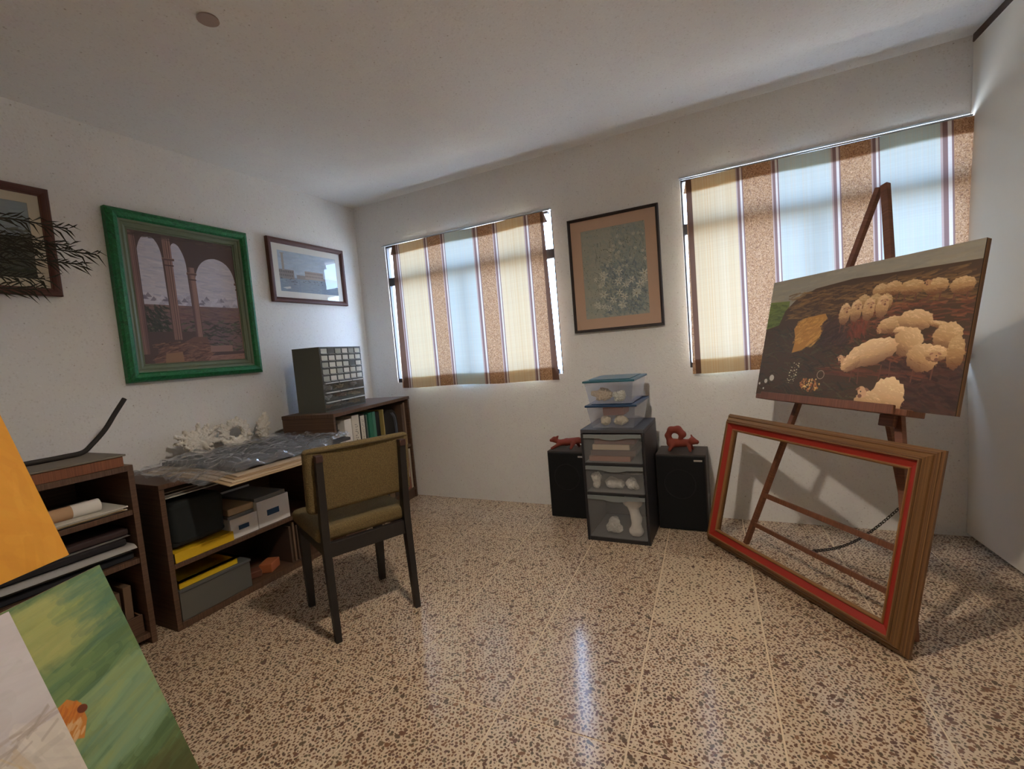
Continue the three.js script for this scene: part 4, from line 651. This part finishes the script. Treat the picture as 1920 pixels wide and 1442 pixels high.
// dried palm fronds in a vase on that shelf (the vase stands beyond the picture's edge)
{
  const t = thing('dried_palm_fronds', 'dried dark palm fronds in front of the landscape print', 'plant', [0.29, 0, 2.74 - 0.08]);
  mesh('vase', new THREE.LatheGeometry([[0.0, 0.781], [0.05, 0.781], [0.075, 0.84], [0.08, 0.92], [0.05, 1.02], [0.034, 1.06], [0.04, 1.08], [0.034, 1.08], [0.028, 1.05], [0.0, 1.04]].map((p) => new THREE.Vector2(...p)), 28), plain(120, 82, 60, 0.5), t);
  seed(91); const leafM = mat({ color: col(50, 46, 32), roughness: 0.85, side: THREE.DoubleSide });
  for (const [ty, tz, tx, sag] of [[1.7, -0.735, 0.0, 0.16], [1.79, -0.64, 0.02, 0.12], [1.735, -0.66, -0.05, 0.1], [1.64, -0.66, 0.05, 0.14], [1.58, -0.56, -0.03, 0.12], [1.52, -0.5, 0.06, 0.1], [1.68, -0.5, 0.1, 0.1]]) {
    const c = new THREE.CatmullRomCurve3([V(0, 1.04, 0), V(tx * 0.3, 1.35, tz * 0.22), V(tx * 0.7, ty - sag * 0.15, tz * 0.6), V(tx, ty, tz)]), parts = [new THREE.TubeGeometry(c, 24, 0.0034, 5)];
    for (let k = 0; k < 62; k++) {
      const s = 0.36 + 0.64 * k / 61, p = c.getPointAt(s), d = c.getTangentAt(s), side = k % 2 ? 1 : -1, up = V(rr(-0.3, 0.3), side * rr(0.5, 1), rr(-0.2, 0.2)), len = rr(0.05, 0.12) * (1.25 - s * 0.6);
      const dir = d.clone().multiplyScalar(1.4).add(up).normalize(), w = V(1, 0, 0).cross(dir).normalize().multiplyScalar(0.0032).add(V(0.002, 0, 0)), m1 = p.clone().addScaledVector(dir, len * 0.5), e = p.clone().addScaledVector(dir, len).add(V(rr(-0.015, 0.015), rr(-0.045, 0.01), rr(-0.01, 0.01)));
      const g = new THREE.BufferGeometry(); g.setAttribute('position', new THREE.Float32BufferAttribute([...p.toArray(), ...m1.clone().add(w).toArray(), ...m1.clone().sub(w).toArray(), ...m1.clone().sub(w).toArray(), ...m1.clone().add(w).toArray(), ...e.toArray()], 3)); g.setAttribute('uv', new THREE.Float32BufferAttribute(new Array(12).fill(0), 2)); g.computeVertexNormals(); parts.push(g);
    }
    mesh('frond', merge(parts), leafM, t);
  }
}

// ---------------------------------------------------------------- chair
{
  const t = thing('dining_chair', 'dark wooden chair with olive upholstered seat and backrest', 'chair', [1.2, 0, 1.492], -0.445);
  for (const s of [-1, 1]) {
    mesh('rear_leg', merge([quadBar(V(0.2, 0, s * 0.178), V(0.172, 0.42, s * 0.178), 0.026, 0.024, 0.042, 0.03), quadBar(V(0.172, 0.42, s * 0.178), V(0.205, 0.772, s * 0.178), 0.042, 0.03, 0.026, 0.026)]), M.blackWood, t);
    mesh('front_leg', quadBar(V(-0.19, 0, s * 0.176), V(-0.18, 0.405, s * 0.178), 0.028, 0.028, 0.042, 0.042), M.blackWood, t);
    at(t, 'side_rail', -0.165, 0.155, 0.355, 0.405, s * 0.178 - 0.012, s * 0.178 + 0.012, M.blackWood);
    at(t, 'bracket', 0.186, 0.224, 0.748, 0.776, s * 0.178 - 0.0145, s * 0.178 + 0.0145, plain(58, 34, 30, 0.5), 0.003);
  }
  at(t, 'back_rail', 0.16, 0.186, 0.345, 0.405, -0.163, 0.163, M.blackWood); at(t, 'front_rail', -0.198, -0.172, 0.355, 0.405, -0.157, 0.157, M.blackWood);
  const soft = (w, h, d, r, f) => { const g = new RoundedBoxGeometry(w, h, d, 6, r), q = metric(g); const p = q.attributes.position; for (let i = 0; i < p.count; i++) f(p, i); const n = q.clone(); const m = mergeVertices(n.deleteAttribute('uv').deleteAttribute('normal')); m.computeVertexNormals(); const lut = new Map(); for (let i = 0; i < m.attributes.position.count; i++) lut.set([0, 1, 2].map((k) => Math.round(m.attributes.position.array[i * 3 + k] * 1e4)).join(), i); const nn = new Float32Array(p.count * 3); for (let i = 0; i < p.count; i++) { const k = lut.get([0, 1, 2].map((c) => Math.round(p.array[i * 3 + c] * 1e4)).join()) ?? 0; nn.set(m.attributes.normal.array.subarray(k * 3, k * 3 + 3), i * 3); } q.setAttribute('normal', new THREE.BufferAttribute(nn, 3)); return q; };
  const seat = soft(0.4, 0.062, 0.42, 0.024, (p, i) => { const x = p.getX(i), z = p.getZ(i); if (p.getY(i) > 0) p.setY(i, p.getY(i) + 0.014 * Math.max(0, 1 - (x / 0.2) ** 2) * Math.max(0, 1 - (z / 0.21) ** 2)); }); seat.translate(-0.03, 0.437, 0); mesh('seat', seat, M.olive, t);
  const back = soft(0.052, 0.27, 0.452, 0.02, (p, i) => { const z = p.getZ(i); p.setX(i, p.getX(i) + 0.012 * (z / 0.22) ** 2 * -1 + 0.09 * (p.getY(i))); }); back.translate(0.162, 0.664, 0); mesh('backrest', back, M.olive, t);
  mesh('piping', tube([-0.215, -0.1, 0, 0.1, 0.215].map((z) => V(0.196 - 0.012 * (z / 0.22) ** 2, 0.786, z)), 0.0045, 30, 6), M.olive, t);
}
// ---------------------------------------------------------------- loudspeakers and clay figures
for (const [x, z, w, d, h, lab, bx] of [[1.65, 0.012, 0.275, 0.205, 0.442, 'black loudspeaker half hidden behind the drawer tower', 0.215], [2.353, 0.012, 0.275, 0.245, 0.447, 'black loudspeaker between the drawer tower and the empty frame', 0.212]]) {
  const t = thing('loudspeaker', lab, 'speaker', [x, 0, z], 0, 'pair of loudspeakers');
  at(t, 'cabinet', 0, w, 0, h, 0, d - 0.014, plain(56, 44, 36, 0.5), 0.004); at(t, 'baffle', 0.004, w - 0.004, 0.004, h - 0.006, d - 0.0138, d - 0.008, M.black, 0.001);
  at(t, 'grille', 0.008, w - 0.008, 0.008, h - 0.012, d - 0.0078, d, mat({ color: col(16, 16, 17), bumpMap: weave, bumpScale: 0.001, roughness: 0.95 }), 0.004);
  mesh('woofer_ring', new THREE.TorusGeometry(0.085, 0.004, 8, 48).translate(w * 0.48, h * 0.62, d - 0.0012), plain(20, 20, 21, 0.8), t);
  mesh('badge', slab(bx, bx + 0.045, h - 0.036, h - 0.026, d + 0.0002, d + 0.0022, 0.0008), M.silver, t);
}
{
  let b = [[V(2.432, 0.49, 0.13), V(2.53, 0.494, 0.14), 0.027, 0.022], [V(2.53, 0.494, 0.14), V(2.555, 0.508, 0.15), 0.018, 0.016], [V(2.556, 0.508, 0.152), V(2.578, 0.503, 0.156), 0.0235, 0.013],
    [V(2.43, 0.49, 0.13), V(2.415, 0.535, 0.128), 0.02, 0.017], [V(2.415, 0.535, 0.128), V(2.435, 0.57, 0.13), 0.017, 0.02], [V(2.435, 0.57, 0.13), V(2.475, 0.573, 0.135), 0.02, 0.022], [V(2.475, 0.573, 0.135), V(2.5, 0.545, 0.14), 0.022, 0.02], [V(2.5, 0.545, 0.14), V(2.487, 0.523, 0.142), 0.02, 0.012],
    [V(2.44, 0.48, 0.15), V(2.425, 0.456, 0.17), 0.014, 0.009], [V(2.44, 0.48, 0.11), V(2.425, 0.456, 0.095), 0.014, 0.009], [V(2.535, 0.484, 0.155), V(2.542, 0.455, 0.178), 0.013, 0.008], [V(2.535, 0.484, 0.125), V(2.55, 0.455, 0.11), 0.013, 0.008], [V(2.552, 0.53, 0.14), V(2.548, 0.54, 0.136), 0.006, 0.004]];
  single('clay_figurine', blobs(b, V(2.39, 0.44, 0.04), V(2.61, 0.63, 0.23), 64, 0.008), M.clay, 'red clay animal figurine with a tail curled over its back', 'figurine');
  b = [[V(1.71, 0.478, 0.11), V(1.76, 0.484, 0.11), 0.021, 0.023], [V(1.76, 0.484, 0.11), V(1.84, 0.494, 0.105), 0.024, 0.022], [V(1.705, 0.48, 0.11), V(1.672, 0.502, 0.115), 0.015, 0.015], [V(1.675, 0.5, 0.115), V(1.652, 0.496, 0.12), 0.021, 0.011], [V(1.692, 0.515, 0.105), V(1.697, 0.522, 0.1), 0.008, 0.004],
    [V(1.705, 0.468, 0.125), V(1.668, 0.45, 0.16), 0.012, 0.008], [V(1.71, 0.466, 0.095), V(1.68, 0.45, 0.075), 0.012, 0.008], [V(1.81, 0.48, 0.125), V(1.8, 0.451, 0.15), 0.016, 0.009], [V(1.82, 0.48, 0.085), V(1.83, 0.451, 0.065), 0.014, 0.009], [V(1.84, 0.494, 0.105), V(1.885, 0.47, 0.09), 0.018, 0.006]];
  single('clay_figurine', blobs(b, V(1.63, 0.43, -0.01), V(1.91, 0.55, 0.22), 64, 0.008), M.clay, 'red clay lizard-like figurine stretched out on the half hidden loudspeaker', 'figurine');
}
// ---------------------------------------------------------------- drawer tower, bins and what they hold
const tubM = phys({ color: col(240, 243, 250), roughness: 0.22, transmission: 0.88, thickness: 0, side: THREE.DoubleSide });
{
  const X = 1.993, Z = 0.125, W = 0.355, D = 0.393, H = 0.646, t = thing('drawer_tower', 'black plastic tower of three frosted drawers between the loudspeakers', 'drawers', [X, 0, Z]);
  const bl = plain(34, 33, 36, 0.45), top = plain(66, 66, 70, 0.5);
  at(t, 'top_panel', 0, W, H - 0.022, H, 0, D, top, 0.004); at(t, 'side_panel', 0, 0.014, 0, H - 0.022, 0, D - 0.002, bl); at(t, 'side_panel', W - 0.014, W, 0, H - 0.022, 0, D - 0.002, bl); at(t, 'back_panel', 0.014, W - 0.014, 0, H - 0.022, 0, 0.004, bl, 0);
  for (const [y0, y1] of [[0, 0.022], [0.27, 0.284], [0.44, 0.454]]) at(t, 'cross_rail', 0.014, W - 0.014, y0, y1, 0.004, D - 0.004, bl);
  const frost = phys({ color: col(236, 238, 240), roughness: 0.31, transmission: 0.88, side: THREE.DoubleSide, thickness: 0 }), lip = plain(120, 124, 124, 0.5);
  for (const [y0, y1] of [[0.456, 0.618], [0.286, 0.438], [0.024, 0.268]]) {
    const x0 = 0.017, x1 = W - 0.017, d = mesh('drawer', merge([new THREE.PlaneGeometry(x1 - x0, y1 - y0 - 0.02).translate((x0 + x1) / 2, (y0 + y1 - 0.02) / 2, D - 0.002), new THREE.PlaneGeometry(x1 - x0, D - 0.03).rotateX(-Math.PI / 2).translate((x0 + x1) / 2, y0 + 0.002, (D + 0.02) / 2)]), frost, t);
    const s = new THREE.Shape(); s.moveTo(x0, y1 - 0.02); s.lineTo(x0 + 0.09, y1 - 0.022); s.quadraticCurveTo(W / 2, y1 - 0.042, x1 - 0.09, y1 - 0.022); s.lineTo(x1, y1 - 0.02); s.lineTo(x1, y1); s.lineTo(x0, y1); s.lineTo(x0, y1 - 0.02);
    const g = new THREE.ExtrudeGeometry(s, { depth: 0.012, bevelEnabled: false }); g.translate(0, 0, D - 0.006); mesh('handle_lip', g, lip, d);
  }
  // inside the drawers
  for (let k = 0; k < 4; k++) single('book', slab(X + 0.035 + k * 0.012, X + 0.27 + (k % 2) * 0.03, 0.4605 + k * 0.033, 0.4905 + k * 0.033, Z + 0.14, Z + 0.375, 0.003), [plain(150, 96, 72, 0.8), plain(92, 66, 58, 0.8), plain(190, 166, 140, 0.8), plain(128, 74, 62, 0.8)][k], ['lowest', 'second', 'third', 'topmost'][k] + ' book lying in the upper frosted drawer', 'book', 'books in the upper drawer');
  const castIn = (bones, lo, hi, label, w = 0.006) => single('plaster_cast', blobs(bones, lo, hi, 48, 0.01, w, 70), M.plasterCast, label, 'plaster cast', 'plaster casts in drawers');
  const R = (n, c, r, s) => { seed(s); return Array.from({ length: n }, () => { const a = rnd() * 6.28, b = rnd() * 6.28, e = V(c.x + Math.cos(a) * r.x * rnd(), c.y + Math.sin(b) * r.y * rnd(), c.z + Math.sin(a) * r.z * rnd()); return [c.clone().lerp(e, 0.3), e, 0.024, 0.016]; }); };
  castIn(R(9, V(X + 0.14, 0.325, Z + 0.32), V(0.07, 0.02, 0.035), 101), V(X + 0.03, 0.25, Z + 0.22), V(X + 0.25, 0.42, Z + 0.42), 'crumpled white plaster cast in the middle of the second drawer');
  castIn(R(6, V(X + 0.255, 0.328, Z + 0.33), V(0.03, 0.022, 0.025), 102), V(X + 0.13, 0.25, Z + 0.24), V(X + 0.32, 0.42, Z + 0.42), 'rounder white plaster cast at right in the second drawer');
  castIn(R(4, V(X + 0.06, 0.36, Z + 0.34), V(0.015, 0.03, 0.02), 103).concat([[V(X + 0.06, 0.315, Z + 0.34), V(X + 0.06, 0.36, Z + 0.34), 0.02, 0.018]]), V(X + 0.0, 0.27, Z + 0.26), V(X + 0.14, 0.43, Z + 0.42), 'small upright plaster knob in the second drawer');
  castIn([[V(X + 0.23, 0.225, Z + 0.33), V(X + 0.28, 0.22, Z + 0.33), 0.03, 0.03], [V(X + 0.25, 0.22, Z + 0.33), V(X + 0.275, 0.13, Z + 0.34), 0.03, 0.026], [V(X + 0.275, 0.13, Z + 0.34), V(X + 0.27, 0.085, Z + 0.35), 0.03, 0.022], ...[0, 1, 2, 3].map((k) => [V(X + 0.258 + k * 0.012, 0.09, Z + 0.35), V(X + 0.256 + k * 0.013, 0.064, Z + 0.355), 0.009, 0.007]), [V(X + 0.26, 0.058, Z + 0.34), V(X + 0.28, 0.058, Z + 0.34), 0.03, 0.03]], V(X + 0.16, 0.02, Z + 0.24), V(X + 0.35, 0.28, Z + 0.42), 'white plaster hand reaching down in the lowest drawer', 0.002);
  castIn(R(8, V(X + 0.145, 0.092, Z + 0.33), V(0.04, 0.03, 0.03), 104).concat([[V(X + 0.12, 0.06, Z + 0.33), V(X + 0.17, 0.06, Z + 0.33), 0.022, 0.022]]), V(X + 0.06, 0.01, Z + 0.24), V(X + 0.24, 0.17, Z + 0.42), 'small tan plaster cast at the bottom of the lowest drawer');
  // clear bins with blue lids
  const bin = (y, h, label, lidC, cx) => {
    const b = thing('storage_bin', label, 'bin', [cx, y, 0.3], 0, 'clear bins with blue lids'), bw = 0.117, tw = 0.137, bd = 0.17, td = 0.19, q = [];
    const c = (w, d, yy) => [[-w, yy, d], [w, yy, d], [w, yy, -d], [-w, yy, -d]], lo = c(bw, bd, 0.001), hi = c(tw, td, h);
    for (let k = 0; k < 4; k++) { const l = (k + 1) % 4; q.push(...lo[k], ...lo[l], ...hi[l], ...lo[k], ...hi[l], ...hi[k]); } q.push(...lo[0], ...lo[2], ...lo[1], ...lo[0], ...lo[3], ...lo[2]);
    const g = new THREE.BufferGeometry(); g.setAttribute('position', new THREE.Float32BufferAttribute(q, 3)); g.setAttribute('uv', new THREE.BufferAttribute(new Float32Array(q.length / 3 * 2), 2)); g.computeVertexNormals(); mesh('tub', g, tubM, b);
    const lid = mesh('lid', merge([slab(-0.146, 0.146, h - 0.004, h + 0.008, -0.198, 0.198, 0.003)]), lidC, b); mesh('lid_panel', slab(-0.115, 0.115, h + 0.0082, h + 0.0122, -0.165, 0.165, 0.002), lidC, lid);
    return b;
  };
  const lidBlue = plain(30, 58, 88, 0.35), lidTeal = plain(44, 92, 104, 0.3);
  bin(0.6465, 0.124, 'clear plastic bin with dark blue lid standing on the drawer tower', lidBlue, 2.168); bin(0.783, 0.126, 'clear plastic bin with teal blue lid, upper of the two', lidTeal, 2.164);
  single('plaster_cast', blobs(R(10, V(2.13, 0.835, 0.42), V(0.06, 0.03, 0.03), 105).concat([[V(2.06, 0.84, 0.43), V(2.12, 0.83, 0.42), 0.014, 0.02]]), V(2.02, 0.77, 0.33), V(2.22, 0.9, 0.5), 56, 0.006, 0.007, 90), plain(206, 180, 142, 0.85), 'tan ornamental cast in the upper clear bin', 'plaster cast');
  single('plaster_cast', blobs(R(8, V(2.215, 0.82, 0.43), V(0.03, 0.02, 0.025), 106), V(2.14, 0.77, 0.35), V(2.28, 0.88, 0.5), 48, 0.006, 0.006, 90), plain(214, 208, 180, 0.85), 'paler round cast beside the tan one in the upper bin', 'plaster cast');
  single('plaster_cast', blobs(R(7, V(2.12, 0.682, 0.42), V(0.035, 0.012, 0.03), 107), V(2.05, 0.64, 0.33), V(2.21, 0.74, 0.5), 44, 0.008, 0.004, 70), plain(220, 204, 166, 0.85), 'cream cast at left in the lower clear bin', 'plaster cast');
  single('plaster_cast', blobs(R(7, V(2.21, 0.682, 0.42), V(0.035, 0.014, 0.03), 108), V(2.12, 0.64, 0.33), V(2.3, 0.74, 0.5), 44, 0.008, 0.004, 70), plain(208, 190, 152, 0.85), 'cream cast at right in the lower clear bin', 'plaster cast');
  single('terracotta_block', slab(2.11, 2.23, 0.712, 0.762, 0.3, 0.44, 0.006), plain(176, 104, 80, 0.8), 'terracotta coloured block above the casts in the lower bin', 'block');
}
// ---------------------------------------------------------------- easel, sheep canvas, empty frame
const EA = { pos: [2.803, 0, 0.364], turn: 0.6335, lean: -0.2355 };
{
  const t = thing('easel', 'reddish brown wooden tripod easel carrying the sheep painting', 'easel', EA.pos, EA.turn, undefined, EA.lean);
  t.updateMatrixWorld(); const L = (x, y, z) => t.worldToLocal(V(x, y, z));
  const apL = V(0.011, 1.74, 0.43), apR = V(0.011, 1.745, 0.456);
  mesh('front_leg', bar(V(0.011, 0.004, 0.0), apL, 0.022, 0.024), M.easel, t); mesh('front_leg', bar(V(0.011, 0.004, 0.865), apR, 0.022, 0.03), M.easel, t);
  mesh('crossbar', bar(V(0.008, 0.123, 0.03), V(0.008, 0.123, 0.835), 0.014, 0.022), M.easel, t); mesh('hinge_bar', bar(V(0.011, 1.24, 0.33), V(0.011, 1.24, 0.56), 0.018, 0.024), M.easel, t); mesh('crossbar', bar(V(0.008, 0.288, 0.07), V(0.008, 0.288, 0.795), 0.014, 0.024), M.easel, t);
  const n = V(0.806, 0, -0.592), e = V(0.592, 0, 0.806), foot = V(...EA.pos).addScaledVector(e, 0.44).addScaledVector(n, 0.55), rear = L(foot.x, 0.004, foot.z);
  mesh('rear_leg', bar(rear, V(0.034, 1.23, 0.444), 0.022, 0.022), M.easel, t);
  at(t, 'ledge', -0.085, 0.0, 0.776, 0.8, 0.01, 0.785, M.easel, 0.003, 1); at(t, 'ledge_lip', -0.099, -0.0855, 0.776, 0.812, 0.06, 0.745, M.easel, 0.003, 1);
  mesh('ledge_block', slab(-0.02, 0.0, 0.73, 0.7755, 0.63, 0.69, 0.003), M.easel, t);
  // chain from the lower crossbar to the rear leg
  const a = V(0.02, 0.13, 0.4), b = rear.clone().lerp(V(0.034, 1.23, 0.444), 0.24), links = [];
  for (let k = 0; k < 46; k++) { const s = (k + 0.5) / 46, p = a.clone().lerp(b, s); p.y -= 0.06 * Math.sin(Math.PI * s); const g = new THREE.TorusGeometry(0.006, 0.0016, 5, 10); g.scale(1.5, 1, 1); g.rotateX(k % 2 ? 1.57 : 0); g.applyQuaternion(new THREE.Quaternion().setFromUnitVectors(V(1, 0, 0), b.clone().sub(a).normalize())); g.translate(p.x, p.y, p.z); links.push(g); }
  mesh('chain', merge(links), plain(58, 52, 48, 0.5, { metalness: 0.6 }), t);
  const c = thing('sheep_painting', 'unframed painting of resting and grazing sheep on the easel', 'painting', [2.893, 0.7875, 0.264], EA.turn, undefined, EA.lean);
  const W = 0.946, H = 0.592, g = new THREE.BoxGeometry(W, H, 0.004); g.rotateY(-Math.PI / 2); g.translate(0.002, H / 2, W / 2); const side = plain(70, 52, 40, 0.8);
  mesh('painted_canvas', g, [side, side, side, side, art(artSheep, 0.55), side], c);
  rails([[0, 0], [0, 0.016], [0.035, 0.016], [0.035, 0]], W, H).forEach((q) => { q.rotateY(-Math.PI / 2); q.translate(0.0203, 0, 0); mesh('stretcher_bar', q, M.gold, c); });
}
{
  const t = thing('picture_frame', 'empty gilt wood picture frame with red inner band leaning by the easel', 'frame', [2.635, 0.001, 0.351], 0.6706, undefined, -0.2515), W = 1.05, H = 0.7;
  const put = (profile, name, m) => rails(profile, W, H).forEach((g) => { g.rotateY(-Math.PI / 2); mesh(name, g, m, t); });
  put([[0.07, 0.024], [0.07, 0], [0, 0], [0, 0.012], [0.006, 0.017], [0.006, 0.022], [0.016, 0.03], [0.02, 0.028], [0.022, 0.034], [0.034, 0.05], [0.04, 0.05], [0.042, 0.058], [0.047, 0.058], [0.049, 0.05]], 'rail', M.gold);
  put([[0.049, 0.05], [0.052, 0.046], [0.074, 0.036], [0.076, 0.038]], 'red_band', M.red);
  put([[0.076, 0.038], [0.078, 0.042], [0.082, 0.042], [0.087, 0.036], [0.087, 0.026], [0.07, 0.024]], 'inner_lip', M.goldLip);
}
// ---------------------------------------------------------------- canvases by the camera, on and before a studio easel that stands beyond the picture's edge
{
  const turn = 0.39, lean = 0.327, e = V(Math.sin(turn), 0, Math.cos(turn)), n = V(Math.cos(turn), 0, -Math.sin(turn));
  const canvas = (name, label, cat, top, h, W, map, m2) => {   // top = upper right corner, h = slant height; thing stands at its lower right corner
    const p = V(...top).addScaledVector(n, Math.sin(lean) * h); p.y = Math.max(0.002, top[1] - Math.cos(lean) * h);
    const t = thing(name, label, cat, [p.x, p.y, p.z], turn, undefined, lean), g = new THREE.BoxGeometry(W, h, 0.004); g.rotateY(Math.PI / 2); g.translate(-0.002, h / 2, W / 2); const s = plain(196, 182, 160, 0.85);
    mesh('painted_canvas', g, [s, s, s, s, art(map, 0.65), s], t);
    rails([[0, 0], [0, 0.014], [0.035, 0.014], [0.035, 0]], W, h).forEach((q) => { q.rotateY(Math.PI / 2); q.translate(-0.0183, 0, W); mesh('stretcher_bar', q, M.gold, t); }); return t;
  };
  canvas('green_painting', 'green brushed canvas with an orange petal leaning near the camera', 'painting', [1.2145, 0.632, 2.4226], 0.664, 0.62, artGreen);
  canvas('white_painting', 'pale off-white painted canvas in front of the green canvas', 'painting', [1.337, 0.64, 2.637], 0.672, 0.5, artWhite);
  canvas('orange_panel', 'plain orange painted canvas above the green canvas', 'painting', [0.945, 1.168, 2.51], 0.54, 0.56, artOrange);
  const org = V(0.945, 0, 2.51).addScaledVector(n, Math.sin(lean) * 1.168 / Math.cos(lean)).addScaledVector(e, 0.34).addScaledVector(n, -0.035);
  const t = thing('studio_easel', 'plain studio easel behind the orange canvas', 'easel', [org.x, 0.002, org.z], turn, undefined, lean);
  t.updateMatrixWorld(); const L = (a, b, y) => { const q = V(org.x, y, org.z).addScaledVector(e, a).addScaledVector(n, b); return t.worldToLocal(q); };
  at(t, 'mast', -0.03, 0, 0.02, 1.5, -0.03, 0.03, M.easel); at(t, 'ledge', 0.0, 0.045, 0.66, 0.683, -0.14, 0.2, M.easel, 0.003);
  mesh('base_foot', bar(L(0, -0.62, 0.016), L(0, 0.0, 0.016), 0.04, 0.03), M.easel, t); mesh('rear_strut', bar(L(0, -0.58, 0.03), V(-0.02, 1.0, 0), 0.03, 0.03), M.easel, t);
  mesh('base_bar', bar(L(-0.1, -0.02, 0.02), L(0.25, -0.02, 0.02), 0.03, 0.035), M.easel, t);
}
// round cover plate on the ceiling
single('ceiling_plate', new THREE.CylinderGeometry(0.034, 0.036, 0.006, 28).translate(1.16, RH - 0.003, 1.87), plain(176, 156, 146, 0.8), 'small round brownish cover plate on the ceiling', 'cover plate');

renderer.render(scene, camera);
